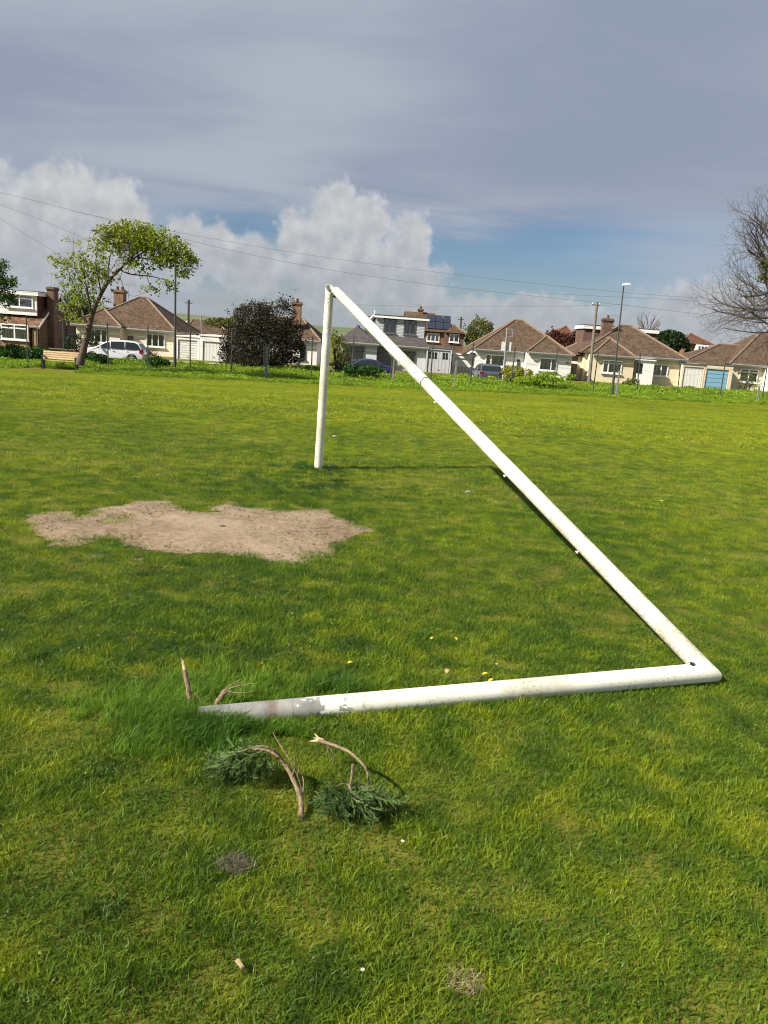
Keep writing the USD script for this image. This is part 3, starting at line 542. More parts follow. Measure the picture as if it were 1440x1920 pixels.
def garage(name, label, px0, px1, pz0, pz1, Y, dpx0, dpx1, dz1, slats, wallm, doorm, group=None, depth=5.5, vertical=False, parapet=.35):
    x0, x1 = X_(px0, (pz0 + pz1) / 2, Y), X_(px1, (pz0 + pz1) / 2, Y); zt = Z_((px0 + px1) / 2, pz0, Y); zb = Z_((px0 + px1) / 2, pz1 + 6, Y) - .35
    T = thing(name, label, 'garage', ((x0 + x1) / 2, Y, zb), group)
    d0, d1 = X_(dpx0, (dz1 + pz1) / 2, Y), X_(dpx1, (dz1 + pz1) / 2, Y); zd = Z_((dpx0 + dpx1) / 2, dz1, Y)
    obj('wall', [box(x0, d0, Y, Y + .25, zb, zt), box(d1, x1, Y, Y + .25, zb, zt), box(d0, d1, Y, Y + .25, zd, zt), box(x0, x0 + .2, Y + .25, Y + depth, zb, zt - .05), box(x1 - .2, x1, Y + .25, Y + depth, zb, zt - .05), box(x0, x1, Y + depth, Y + depth + .2, zb, zt - .05)], M[wallm], T)
    obj('flat_roof', [box(x0 - .06, x1 + .06, Y - .06, Y + depth + .3, zt + .003, zt + .10)], M['lead' if wallm != 'white' else 'white'], T)
    dr = obj('garage_door', [box(d0 + .02, d1 - .02, Y + .12, Y + .16, zb, zd - .02)], M[doorm], T)
    n = slats
    for k in range(n):
        if vertical: a, b = d0 + .05 + (d1 - d0 - .1) * k / n, d0 + .05 + (d1 - d0 - .1) * (k + 1) / n; obj('door_panel', box(a + .012, b - .012, Y + .085, Y + .118, zb + .05, zd - .06), M[doorm], dr)
        else: a, b = zb + .3 + (zd - zb - .34) * k / n, zb + .3 + (zd - zb - .34) * (k + 1) / n; obj('door_panel', box(d0 + .05, d1 - .05, Y + .085, Y + .118, a + .018, b - .018), M[doorm], dr)
    obj('handle', [tube([((d0 + d1) / 2, Y + .085, zb + 1.05), ((d0 + d1) / 2, Y + .03, zb + 1.05)], .03, 8), box((d0 + d1) / 2 - .07, (d0 + d1) / 2 + .07, Y + .01, Y + .03, zb + 1.03, zb + 1.07)], M['galv'], dr)
    return T, x0, x1, zt, zb, dr
garage('garage', 'white garage with ribbed door beside the dark lamp column', 331, 373.6, 632, 678, 70., 333.5, 370, 637.5, 10, 'white', 'whitedoor')
garage('garage', 'white flat fronted garage left of the purple bush', 374.4, 424, 631, 678, 69.7, 380, 418, 641, 6, 'white', 'whitedoor', vertical=True)

# --- bungalow behind the purple bush
Y = 74.; zb = G(-10, 74); T = thing('hidden_bungalow', 'white bungalow with red brown roof half hidden by the purple bush', 'bungalow', (X_(530, 660, Y), Y, zb))
x0, x1 = X_(440, 660, Y), X_(594.5, 660, Y); ze = Z_(575, 638, Y)
obj('wall', box(x0, x1, Y, Y + 8, zb, ze), M['white'], T)
hip(T, x0 - .35, x1 + .35, Y - .35, Y + 8.3, ze, X_(500, 600, Y + 4), X_(568, 598, Y + 4), Y + 4, Z_(560, 598, Y + 4), 'tilebrown')
gutter(T, x0, x1 + .3, Y - .38, ze)
window(T, 'f', Y, X_(562.5, 660, Y), X_(573, 660, Y), Z_(567, 673, Y), Z_(567, 646, Y), 1, frame='greyframe', curtain='greycurtain')
window(T, 'f', Y, X_(455, 655, Y), X_(500, 655, Y), Z_(480, 668, Y), Z_(480, 643, Y), 3)
chimney(T, X_(549.5, 580, 76), X_(565, 580, 76), 75.5, 76.3, Z_(555, 612, 76), Z_(557, 566, 76), 'brickor', 1)
aerial(T, X_(550.5, 560, 76.5), 76.5, Z_(550, 575, 76.5), Z_(552, 541, 76.5), .4, .9)

# --- grey dormer bungalow
Y = 74.; zb = G(2, 74); T = thing('dormer_bungalow', 'pale grey bungalow with dark roof and large boarded dormer behind the crossbar', 'bungalow', (X_(720, 670, Y), Y, zb))
x0, xm, x1 = X_(642, 660, Y), X_(707, 660, Y), X_(798, 675, Y); ze = Z_(718, 646, Y); Yw = Y - .9
obj('wall', box(x0, x1, Y, Y + 8.5, zb, ze), M['greywall'], T)
obj('wing_wall', box(x0, xm, Yw, Y - .003, zb, ze - .01), M['greywall'], T)
obj('recess', box(xm + .05, X_(742, 665, Y), Y - .12, Y - .004, zb, ze - .15), M['lead'], T)
dY = Y + 1.25; d0, d1 = X_(704, 610, dY), X_(797, 610, dY); dzt, dzb = Z_(750, 593, dY), Z_(750, 634, dY)
yr = Y + 4.4; 
r = obj('roof', [thick([(xm - .3, Y - .35, ze - .0), (x1 + .3, Y - .35, ze), (x1 - .4, dY + .6, dzb + .5), (xm - 1.2, dY + .6, dzb + .5)], .12), thick([(xm - 1.2, dY + .6, dzb + .5), (x1 - .4, dY + .6, dzb + .5), (x1 - 1.2, yr, dzt - .1), (xm - 1.8, yr, dzt - .1)], .12)], M['tilegrey'], T)
wa = at(670, 611.5, Y + 2.2)
hip(T, X_(631, 639, Yw - .35), xm + .2, Yw - .35, Y + 6, ze, wa[0], wa[0], Y + 2.0, wa[2], 'tilegrey', 'wing_roof', ry1=Y + 6, hips=(0, 0, 0, 0))
obj('gable_peak', prism([(X_(684, 622, yr), Z_(684, 624, yr)), (d0 - .02, Z_(704, 628, yr)), (d0 - .02, Z_(703, 591, yr))], 'y', yr - 2.2, yr), M['tilegrey'], T)
obj('gable_board', tube([at(690, 601, yr - 2.3), at(704, 588, yr - 2.3)], .07, 4), M['whiteframe'], T)
gutter(T, X_(631, 639, Yw - .35), xm + .2, Yw - .38, ze); gutter(T, xm + .3, X_(805, 652, Y), Y - .38, ze)
dm = obj('dormer', box(d0, d1, dY, Y + 7, dzb - .3, dzt - .25), M['greywall'], T)
n = 13; wins = [(719.5, 742.5), (757.5, 780.5)]; wz0, wz1 = Z_(750, 625.5, dY), Z_(750, 598.5, dY); wx = [(X_(a, 612, dY), X_(b, 612, dY)) for a, b in wins]
for k in range(n):
    a, b = dzb + (dzt - .27 - dzb) * k / n, dzb + (dzt - .27 - dzb) * (k + 1) / n; spans = [(d0 + .02, d1 - .02)]
    if b > wz0 - .05 and a < wz1 + .02: spans = [(d0 + .02, wx[0][0] - .02), (wx[0][1] + .02, wx[1][0] - .02), (wx[1][1] + .02, d1 - .02)]
    for s0, s1 in spans: obj('board', box(s0, s1, dY - .05, dY - .003, a + .018, b - .018), M['greywall'], dm)
obj('dormer_cheek', box(d1 + .003, d1 + .05, dY + .05, Y + 7, dzb - .2, dzt - .27), M['lead'], T)
obj('dormer_roof', box(d0 - .15, d1 + .35, dY - .35, Y + 7.2, dzt - .25, dzt - .05), M['whiteframe'], T)
obj('roof_felt', box(d0 - .17, d1 + .37, dY - .37, Y + 7.2, dzt - .047, dzt + .03), M['greyframe'], T)
obj('roof_finial', tube([at(703, 594, dY), at(703, 581, dY)], [.06, .03], 6), M['whiteframe'], T)
for a, b in wx: window(T, 'f', dY, a, b, wz0, wz1, 2, frame='greyframe', curtain='greycurtain', border=.09)
window(T, 'f', Yw, X_(647.5, 660, Yw), X_(683, 660, Yw), Z_(665, 675, Yw), Z_(665, 650, Yw), (.38,), transom=.66, frame='greyframe', curtain='net', border=.09)
window(T, 'f', Y, X_(751, 670, Y), X_(779, 670, Y), Z_(765, 685, Y), Z_(765, 658.5, Y), (.55,), frame='greyframe', curtain='greycurtain', border=.09)
downpipe(T, x1 + .05, Y - .06, zb, ze - .1, 'greyframe')
T, gx0, gx1, zt, gzb, dr = garage('garage', 'pale grey double garage doors with small panes beside the dormer bungalow', 798.6, 846, 653, 701, 73.6, 801, 843.5, 656.5, 6, 'greywall', 'lilacdoor', vertical=True)
for (a, b, rows, cols) in ((803, 820, 2, 3), (829.5, 840.5, 2, 2)):
    for i in range(cols):
        for j in range(rows):
            u0 = X_(a, 665, 73.6) + (X_(b, 665, 73.6) - X_(a, 665, 73.6)) * i / cols; du = (X_(b, 665, 73.6) - X_(a, 665, 73.6)) / cols; z1 = Z_(822, 661, 73.6) - j * .30
            obj('pane', box(u0 + .04, u0 + du - .04, 73.66, 73.683, z1 - .26, z1), M['carglass'], dr)

# --- brick house with solar panels behind
Y = 100.; zb = -1.6; T = thing('brick_house', 'two storey orange brick house with solar panels on its hipped roof', 'house', (X_(820, 640, Y), Y, zb))
x0, x1 = X_(757, 625, Y), X_(868, 640, Y); ze = Z_(812, 621.5, Y)
obj('wall', box(x0, X_(832, 640, Y), Y, Y + 9, zb, ze), M['brickor'], T); obj('wing_wall', box(X_(832.3, 640, Y), x1, Y - 1.0, Y + 9, zb, ze), M['brickred'], T)
yr = Y + 4.6
hip(T, x0 - .4, x1 + .4, Y - .4, Y + 9.4, ze, X_(758, 585, yr), X_(816, 589, yr), yr, Z_(790, 587, yr), 'tilebrown', ridge=True)
wa = at(851, 610, Y + 1.2); hip(T, X_(834, 622, Y - 1.4), X_(871.5, 624.5, Y - 1.4), Y - 1.4, Y + 4, ze, wa[0], wa[0], Y + .8, wa[2], 'tilebrown', 'wing_roof', ry1=Y + 3.6, hips=(0, 0, 0, 0))
window(T, 'f', Y, X_(800, 632, Y), X_(824, 632, Y), Z_(812, 640.5, Y), Z_(812, 625, Y), 3, border=.1); window(T, 'f', Y - 1, X_(842, 633, Y - 1), X_(861, 633, Y - 1), Z_(852, 642, Y - 1), Z_(852, 626, Y - 1), 2, border=.1)
q0, q1 = np.array((0, Y - .4, ze)), np.array((0, yr, Z_(790, 587, yr))); nrm = np.array([0, -(q1 - q0)[2], (q1 - q0)[1]]); nrm /= np.linalg.norm(nrm)
for i in range(3):
    for j in range(2):
        a, b = .12 + j * .40, .12 + j * .40 + .37; u0, u1 = X_(800.5, 608, Y + 2) + i * 1.0 + .03, X_(800.5, 608, Y + 2) + i * 1.0 + .97
        p = lambda u, s: np.array((u, 0, 0)) + q0 + (q1 - q0) * s + nrm * .12
        obj('solar_panel', thick([p(u0, a), p(u1, a), p(u1, b), p(u0, b)], .05), M['solar'], T)
chimney(T, X_(784, 582, yr), X_(793.5, 582, yr), yr - .4, yr + .4, Z_(788, 592, yr), Z_(788, 578.5, yr), 'brickor', 1); aerial(T, X_(783, 575, yr), yr, Z_(783, 585, yr), Z_(783, 570, yr), .2, 1.0); aerial(T, X_(807, 585, yr), yr, Z_(807, 592, yr), Z_(806, 578, yr), .6, 1.6)

# --- white garage with dark boards, then white bungalow
Y = 75.5; T, a, b, zt, zb2, dr = garage('garage', 'white garage wall above dark boards left of the white bungalow', 847.5, 889, 666, 706, Y, 852, 886, 672, 1, 'white', 'whitedoor')
T = thing('board_fence', 'dark close boarded fence in front of the white garage wall', 'fence', (X_(867, 700, 72), 72, G(7, 72)))
fx0, fx1 = X_(845.5, 697, 72), X_(888.5, 697, 72); z0, z1 = G(7, 72), Z_(867, 686.5, 72)
n = 15
for k in range(n): u = fx0 + (fx1 - fx0) * k / n; obj('board', box(u + .005, u + (fx1 - fx0) / n - .005, 71.98 + (k % 2) * .02, 72.0 + (k % 2) * .02, z0, z1 - .04 * ((k * 7) % 3)), M['fencewood'], T)
obj('rail', box(fx0, fx1, 72.025, 72.09, z1 - .5, z1 - .4), M['fencewood'], T)

Y = 75.; Yw = 74.; zb = G(12, 75); T = thing('white_bungalow', 'white rendered bungalow with brown hipped roof behind the dark grey car', 'bungalow', (X_(980, 680, Y), Y, zb))
x0, xm, x1 = X_(889.5, 680, Y), X_(986, 680, Yw), X_(1070.5, 690, Yw); ze = Z_(940, 657.5, Y); zw = Z_(1030, 662.5, Yw)
obj('wall', box(x0, X_(1066, 690, Y), Y, Y + 8.5, zb, ze), M['white'], T); obj('wing_wall', box(xm, x1, Yw, Y - .003, zb, zw), M['white'], T)
yr = Y + 4.2; hip(T, X_(888, 655, Y - .35), X_(1078, 668, Y), Y - .35, Y + 8.8, ze, X_(964.5, 600, yr), X_(981, 602, yr), yr, Z_(972, 601, yr), 'tilebrown2')
wa = at(1025, 630, Yw + 2.2); hip(T, X_(988, 660, Yw - .35), X_(1073.5, 666, Yw - .35), Yw - .35, Y + 4, zw, wa[0], wa[0], Yw + 2.0, wa[2], 'tilebrown2', 'wing_roof', ry1=Y + 3.0, hips=(1, 1, 0, 0))
obj('lean_to_roof', thick([(X_(866, 661, Y), Y - .3, Z_(866, 664, Y)), (x0 - .38, Y - .3, ze - .02), (x0 - .38, Y + 5, ze - .02), (X_(866, 661, Y), Y + 5, Z_(866, 664, Y))], .12), M['tilebrown2'], T)
gutter(T, X_(889, 655, Y), xm - .2, Y - .38, ze, 'whiteframe'); gutter(T, X_(989, 660, Yw), X_(1073, 666, Yw), Yw - .38, zw)
window(T, 'f', Y, X_(909.5, 675, Y), X_(946, 675, Y), Z_(928, 687, Y), Z_(928, 664.5, Y), (.3,), curtain='net', border=.1)
window(T, 'f', Yw, X_(1011, 683, Yw), X_(1043.5, 683, Yw), Z_(1027, 695, Yw), Z_(1027, 671, Yw), (.68,), curtain='net', border=.09, frame='whiteframe')
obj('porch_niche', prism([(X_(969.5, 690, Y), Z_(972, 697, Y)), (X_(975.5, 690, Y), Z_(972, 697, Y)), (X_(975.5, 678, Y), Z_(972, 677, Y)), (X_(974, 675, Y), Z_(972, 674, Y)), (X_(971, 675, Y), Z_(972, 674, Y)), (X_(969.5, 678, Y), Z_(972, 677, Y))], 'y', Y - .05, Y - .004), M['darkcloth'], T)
obj('wall_lamp', [box(X_(1063, 680, Yw), X_(1065.5, 680, Yw), Yw - .12, Yw - .003, Z_(1064, 682, Yw), Z_(1064, 678.5, Yw))], M['greyframe'], T)

# --- cream bungalow with brick dormer behind
Y = 76.; Yw = 75.; zb = G(22, 76); T = thing('brick_dormer_bungalow', 'cream bungalow with white porch and long flat roofed brick dormer behind its hip', 'bungalow', (X_(1180, 690, Y), Y, zb))
x0, xm, x1 = X_(1104.5, 690, Yw), X_(1188, 690, Yw), X_(1277, 700, Y); ze = Z_(1235, 671, Y); zw = Z_(1150, 667, Yw)
obj('wall', box(x0 - .3, x1, Y, Y + 9, zb, ze), M['cream'], T); obj('wing_wall', box(x0, xm, Yw, Y - .003, zb, zw), M['cream'], T)
obj('side_extension', box(X_(1082, 690, Y + 1), x0 - .31, Y + 1, Y + 8, zb, Z_(1090, 668, Y + 1)), M['cream'], T)
yr = Y + 4.3; hip(T, x0 - .8, x1 + .4, Y - .35, Y + 9.3, ze, X_(1164.5, 611, yr), X_(1184, 612, yr), yr, Z_(1174, 611, yr), 'tilebrown2')
hip(T, X_(1072, 664, Y + 1), x0 + 1.2, Y + .6, Y + 8.5, Z_(1085, 665.5, Y + .6), x0 + 1.0, x0 + 1.1, Y + 4, ze + 1.3, 'tilebrown2', 'side_roof', hips=(0, 0, 0, 0))
wa = at(1143, 634.5, Yw + 2.2); hip(T, X_(1110.5, 665, Yw - .35), X_(1193.5, 668, Yw - .35), Yw - .35, Y + 4, zw, wa[0], wa[0], Yw + 2.0, wa[2], 'tilebrown2', 'wing_roof', ry1=Y + 3.0, hips=(1, 1, 0, 0))
gutter(T, X_(1111, 665, Yw), X_(1193, 668, Yw), Yw - .38, zw); gutter(T, xm + .2, x1 + .35, Y - .38, ze)
dY = Y + 5.2; d0, d1 = X_(1094, 630, dY), X_(1231, 630, dY); zt = Z_(1150, 615.5, dY)
obj('dormer', box(d0, d1, dY, dY + 3.6, ze - .3, zt - .22), M['brickred'], T)
obj('dormer_roof', box(d0 - .15, d1 + .15, dY - .2, dY + 3.8, zt - .22, zt + .12), M['whiteframe'], T); obj('roof_felt', box(d0 - .17, d1 + .17, dY - .22, dY + 3.8, zt + .123, zt + .2), M['lead'], T)
chimney(T, X_(1128.5, 615, Y + 3.4), X_(1146.5, 615, Y + 3.4), Y + 3, Y + 3.8, Z_(1137, 640, Y + 3.4), Z_(1137, 597, Y + 3.4), 'brickred', 1); aerial(T, X_(1152, 600, Y + 4), Y + 4, Z_(1152, 612, Y + 4), Z_(1152, 591, Y + 4), .3, .8)
window(T, 'f', Yw, X_(1129.5, 686, Yw), X_(1166, 686, Yw), Z_(1147, 700, Yw), Z_(1147, 675, Yw), (.3,), transom=.74, border=.1)
window(T, 'f', Y, X_(1217.5, 692, Y), X_(1252.5, 692, Y), Z_(1235, 705, Y), Z_(1235, 682.5, Y), (.62,), border=.1, curtain='net')
po = obj('porch', box(X_(1190, 690, Y), X_(1219, 690, Y), Y - 1.1, Y - .003, zb, Z_(1204, 675.5, Y)), M['whiteframe'], T)
obj('porch_glass', box(X_(1193, 690, Y - 1.1), X_(1204, 690, Y - 1.1), Y - 1.13, Y - 1.103, Z_(1199, 700, Y - 1.1), Z_(1199, 681, Y - 1.1)), M['carglass'], po)
obj('porch_roof', box(X_(1188, 690, Y), X_(1221, 690, Y), Y - 1.25, Y - .003, Z_(1204, 675.5, Y) + .003, Z_(1204, 673.5, Y)), M['whiteframe'], T)

garage('garage', 'white garage with plain door left of the pale blue door', 1277.5, 1319.4, 684, 733, 75.2, 1280, 1317, 688, 5, 'cream', 'whitedoor', vertical=True)
garage('garage', 'cream garage with pale blue ribbed door', 1320, 1372, 684.5, 735, 75.2, 1322, 1364.5, 692.5, 6, 'cream', 'bluedoor')
# --- bungalow at the right edge
Y = 77.; zb = G(33, 77); T = thing('right_edge_bungalow', 'cream bungalow with wide brown roof and white porch at the right edge', 'bungalow', (X_(1410, 700, Y), Y, zb))
x0 = X_(1368, 700, Y); x1 = x0 + 13; ze = Z_(1400, 684, Y)
obj('wall', box(x0, x1, Y, Y + 9, zb, ze), M['cream'], T)
yr = Y + 4.5; hip(T, X_(1369, 678, Y - .4), x1 + .4, Y - .4, Y + 9.4, ze, X_(1424, 626, yr), X_(1480, 630, yr), yr, Z_(1425, 626, yr), 'tilebrown2')
hip(T, X_(1279, 678, Y), X_(1400, 684, Y), Y + .1, Y + 8.6, Z_(1340, 684, Y), X_(1350, 645, Y + 4), X_(1398, 640, Y + 4), Y + 4.2, Z_(1350, 646, Y + 4), 'tilebrown2', 'garage_roof', hips=(1, 0, 0, 0))
gutter(T, X_(1279, 678, Y), X_(1371, 683, Y), Y - .0, Z_(1340, 684, Y)); gutter(T, X_(1371, 679, Y), x1, Y - .44, ze)
window(T, 'f', Y, X_(1386, 703, Y), X_(1421, 703, Y), Z_(1404, 717, Y), Z_(1404, 692, Y), 2, transom=.76, border=.1, curtain='greycurtain')
obj('porch', box(X_(1431, 700, Y), X_(1470, 700, Y), Y - 1.2, Y - .003, zb, Z_(1440, 686, Y)), M['whiteframe'], T)
# --- little house far behind
Y = 112.; zb = -1.5; T = thing('distant_house', 'small distant red brick house with white bay above the evergreen tree', 'house', (X_(1308, 650, Y), Y, zb))
x0, x1 = X_(1283, 650, Y), X_(1327, 650, Y); ze = Z_(1305, 645, Y)
obj('wall', box(x0, x1, Y, Y + 7, zb, ze), M['brickor'], T); hip(T, x0 - .5, x1 + .9, Y - .6, Y + 7.5, ze, X_(1294, 626, Y + 3.5), X_(1299, 626, Y + 3.5), Y + 3.5, Z_(1296, 626, Y + 3.5), 'tilered')
obj('bay', box(X_(1302, 650, Y), X_(1325, 650, Y), Y - .7, Y - .003, zb, ze - .05), M['white'], T)
window(T, 'f', Y - .7, X_(1304, 654, Y), X_(1323, 654, Y), Z_(1314, 661, Y), Z_(1314, 648, Y), 3, border=.12, curtain='greycurtain')
# --- brown roofed house behind the garages, gable behind the red tree
Y = 96.; zb = -1.6; T = thing('far_house', 'brown roofed house behind the two white garages', 'house', (X_(375, 630, Y), Y, zb))
x0, x1 = X_(348, 625, Y), X_(440, 630, Y); ze = Z_(395, 632, Y)
obj('wall', box(x0, x1, Y, Y + 8, zb, ze), M['cream'], T); hip(T, x0 - .4, x1 + .4, Y - .4, Y + 8.4, ze, X_(362, 598, Y + 4), X_(400, 602, Y + 4), Y + 4, Z_(366, 599, Y + 4), 'tilebrown')
obj('gable_end', prism([(X_(340, 610, Y), Z_(340, 612, Y - 1)), (X_(357, 610, Y), Z_(357, 613, Y - 1)), (X_(360, 597, Y), Z_(360, 598, Y - 1))], 'y', Y - 1.2, Y - .6), M['white'], T)
Y = 105.; T = thing('gable_house', 'red tiled gable of a house showing above the red leaved tree', 'house', (X_(1062, 630, Y), Y, -1.5))
x0, x1 = X_(1030, 640, Y), X_(1080, 640, Y); ze = Z_(1055, 636, Y); zp = Z_(1062, 611.5, Y + 3)
obj('wall', box(x0, x1, Y, Y + 8, -1.5, ze), M['brickred'], T); hip(T, x0 - .4, x1 + .4, Y - .4, Y + 8.4, ze, X_(1061, 612, Y + 3), X_(1063, 612, Y + 3), Y + 3, zp, 'tilered')
chimney(T, X_(1024, 625, Y), X_(1029, 625, Y), Y, Y + .6, -1., Z_(1026, 623, Y), 'brickred', 1)

T = thing('garden_wall', 'low brown brick garden wall behind the bench', 'wall', (X_(118, 657, 66), 66, G(-26, 66)))
obj('wall', box(X_(86, 657, 66), X_(150, 657, 66), 66, 66.22, G(-26, 66), Z_(118, 655.5, 66)), M['brickdark'], T); obj('coping', box(X_(85.5, 657, 66), X_(150.5, 657, 66), 65.96, 66.26, Z_(118, 655.5, 66) + .003, Z_(118, 654.3, 66)), M['stake'], T)
# ---------------------------------------------------------------- the broken goal
RT = .0495
def cyl(p, q, r, n=40):
    p, q = np.asarray(p, float), np.asarray(q, float); d = q - p; L = np.linalg.norm(d); d /= L
    a = np.cross(d, [0, 0, 1.] if abs(d[2]) < .9 else [1., 0, 0]); a /= np.linalg.norm(a); b = np.cross(d, a)
    c = m3.Manifold.cylinder(L, r, r, n); return c.transform(np.c_[np.stack([a, b, d], 1), p].astype(np.float64))
B0 = np.array([-.82, 9.39, 0.]); TOP = B0 + np.array([.025, -.047, 2.075]) 
N0 = onz(1326, 1261, .056); N0[2] = .056; E0 = onz(372, 1339, .035); E0[2] = .014
TC = at(630, 545, TOP[1] - .07); dcb = N0 - TC; dcb /= np.linalg.norm(dcb)
dfp = E0 - N0; dfp /= np.linalg.norm(dfp)
def paint(name, speck, axis=None, p0=None):
    """white gloss paint with grime specks; on the fallen post it has flaked off the buried end, where bare metal and a rust band show"""
    N = {'g': ('geometry', {}), 'n': ('noise_texture', {'scale': 2.2, 'detail': 6., 'roughness': .65}), 'r': ('rgb_ramp', {'ramp': [(.34, (.46, .45, .36)), (.50, (.64, .637, .56)), (.68, (.72, .718, .665))]}),
         's': ('noise_texture', {'scale': 90., 'detail': 5., 'roughness': .7}), 's2': ('noise_texture', {'scale': 3.5, 'detail': 4.}), 'sa': ('math', {'math_type': 'multiply_add', 'value2': .35}),
         'sm': ('map_range', {'range_type': 'smoothstep', 'from_min': speck, 'from_max': speck + .08, 'to_min': 0., 'to_max': .7, 'clamp': True}), 'sx': ('mix_color', {'blend_type': 'mix', 'b': (.20, .165, .09)}), 'p': ('principled_bsdf', {'roughness': .42})}
    L = [('g.position', 'n.vector'), ('n.fac', 'r.fac'), ('g.position', 's.vector'), ('g.position', 's2.vector'), ('s2.fac', 'sa.value1'), ('s.fac', 'sa.value3'), ('sa.value', 'sm.value'), ('sm.result', 'sx.fac'), ('r.color', 'sx.a')]
    col = 'sx.result'
    if axis is not None:
        N |= {'d': ('vector_math', {'math_type': 'subtract', 'vector2': tuple(p0)}), 'a': ('vector_math', {'math_type': 'dot_product', 'vector2': tuple(axis)}),
              'f': ('noise_texture', {'scale': 16., 'detail': 6., 'roughness': .6}), 'fa': ('math', {'math_type': 'multiply_add', 'value2': .55}), 'fm': ('map_range', {'from_min': T_BARE + .275, 'from_max': T_BARE + .285, 'to_min': 0., 'to_max': 1., 'clamp': True}),
              'fl': ('noise_texture', {'scale': 26., 'detail': 3., 'roughness': .5}), 'flm': ('map_range', {'from_min': .60, 'from_max': .61, 'to_min': 0., 'to_max': 1., 'clamp': True}), 'fz': ('map_range', {'from_min': T_BARE - .40, 'from_max': T_BARE - .05, 'to_min': 0., 'to_max': 1., 'clamp': True}), 'fy': ('math', {'math_type': 'multiply'}), 'mxx': ('math', {'math_type': 'maximum'}),
              'mr': ('rgb_ramp', {'ramp': [(.3, (.13, .125, .12)), (.5, (.23, .225, .215)), (.75, (.33, .32, .29))]}), 'mn': ('noise_texture', {'scale': 9., 'detail': 7., 'roughness': .7}),
              'rb': ('math', {'math_type': 'subtract', 'value2': T_RUST}), 'rb2': ('math', {'math_type': 'absolute'}), 'rbm': ('map_range', {'from_min': .008, 'from_max': .035, 'to_min': .8, 'to_max': 0., 'clamp': True}), 'rbn': ('math', {'math_type': 'multiply'}), 'rx': ('mix_color', {'blend_type': 'mix', 'b': (.13, .062, .03)}), 'px': ('mix_color', {'blend_type': 'mix'})}
        L += [('g.position', 'd.vector1'), ('d.vector', 'a.vector1'), ('g.position', 'f.vector'), ('f.fac', 'fa.value1'), ('a.value', 'fa.value3'), ('fa.value', 'fm.value'), ('g.position', 'fl.vector'), ('fl.fac', 'flm.value'), ('a.value', 'fz.value'), ('flm.result', 'fy.value1'), ('fz.result', 'fy.value2'), ('fm.result', 'mxx.value1'), ('fy.value', 'mxx.value2'),
              ('g.position', 'mn.vector'), ('mn.fac', 'mr.fac'), ('a.value', 'rb.value1'), ('rb.value', 'rb2.value1'), ('rb2.value', 'rbm.value'), ('rbm.result', 'rbn.value1'), ('f.fac', 'rbn.value2'), ('rbn.value', 'rx.fac'), ('mr.color', 'rx.a'), (col, 'px.a'), ('rx.result', 'px.b'), ('mxx.value', 'px.fac')]
        col = 'px.result'
    L.append((col, 'p.base_color'))
    return mat(name, N, L)
def t_at(p0, d, px):
    return min(np.linspace(0, 7, 1401), key=lambda t: abs(np.dot((p0 + d * t) - [0, 0, EYE], right) / np.dot((p0 + d * t) - [0, 0, EYE], fwd) * FOC + 720 - px))
T_BARE, T_RUST = t_at(N0, dfp, 592), t_at(N0, dfp, 508)
M['paint'] = paint('post_paint', .72); M['paintbar'] = paint('grimy_bar_paint', .655); M['paintfall'] = paint('flaking_post_paint', .76, dfp, N0)
T = thing('goal_frame', 'broken white football goal with one post standing, crossbar sagging and other post fallen', 'goal', (B0[0], B0[1], 0))
up_d = TOP - B0; up_d /= np.linalg.norm(up_d)
post = cyl(B0 - up_d * .25, TOP + up_d * .06, RT * .98) - cyl(B0 + up_d * .6, TOP + up_d * .2, RT * .98 - .005)
hx = np.array([dcb[0], dcb[1], 0]); hx /= np.linalg.norm(hx); cut = up_d + hx; cut /= np.linalg.norm(cut)
post = post.trim_by_plane((-cut).tolist(), float(-cut @ (TOP + up_d * .0)))
obj('upright_post', post, M['paint'], T, smooth=40)
bar0 = TC - dcb * .05; bis = dcb + dfp; bis /= np.linalg.norm(bis)        # mitre plane between bar and fallen post
nrm = dcb + dfp; nrm /= np.linalg.norm(nrm)
bar = cyl(bar0, N0 + dcb * .12, RT) - cyl(bar0 - dcb * .1, bar0 + dcb * 1.2, RT - .005)
bar = bar.trim_by_plane((-nrm).tolist(), float(-nrm @ N0) + .001)
cut2 = dcb - np.array([0, 0, 1.]) * .9; cut2 /= np.linalg.norm(cut2)
bar = bar.trim_by_plane(cut2.tolist(), float(cut2 @ (TC - dcb * .01)))
cb = obj('crossbar', bar, M['paintbar'], T, smooth=40)
fp = cyl(N0 - dfp * .12, E0, RT) - cyl(E0 - dfp * .5, E0 + dfp * .1, RT - .006)
fp = fp.trim_by_plane(nrm.tolist(), float(nrm @ N0) + .001)
obj('fallen_post', fp, M['paintfall'], T, smooth=40, label='fallen post with flaked grey end and rust band')
def along(p, d, t): return p + d * t
def ring(c, d, r, w): return cyl(c - d * w / 2, c + d * w / 2, r, 40) - cyl(c - d * w, c + d * w, r - .004, 40)
best = min(np.linspace(0, 6, 601), key=lambda t: abs(np.dot((TC + dcb * t) - [0, 0, EYE], right) / np.dot((TC + dcb * t) - [0, 0, EYE], fwd) * FOC + 720 - 798))
obj('joint_ring', ring(along(TC, dcb, best), dcb, RT + .0022, .010), M['blackiron'], cb)
def lug(c, d): return [cyl(c, c + d * .05, .011, 12), cyl(c + d * .04, c + d * .055, .018, 12)]
obj('joint_bolt', cat_(lug(TOP + np.array([.045, -.03, -.085]), np.array([.5, -.85, .0]))), M['blackiron'], T)
obj('joint_lug', cyl(TOP + np.array([.0, -.01, -.03]), TC + dcb * .02, .017, 16), M['blackiron'], T)
side = np.cross(dcb, [0, 0, 1.]); side /= np.linalg.norm(side); low = np.cross(side, dcb)
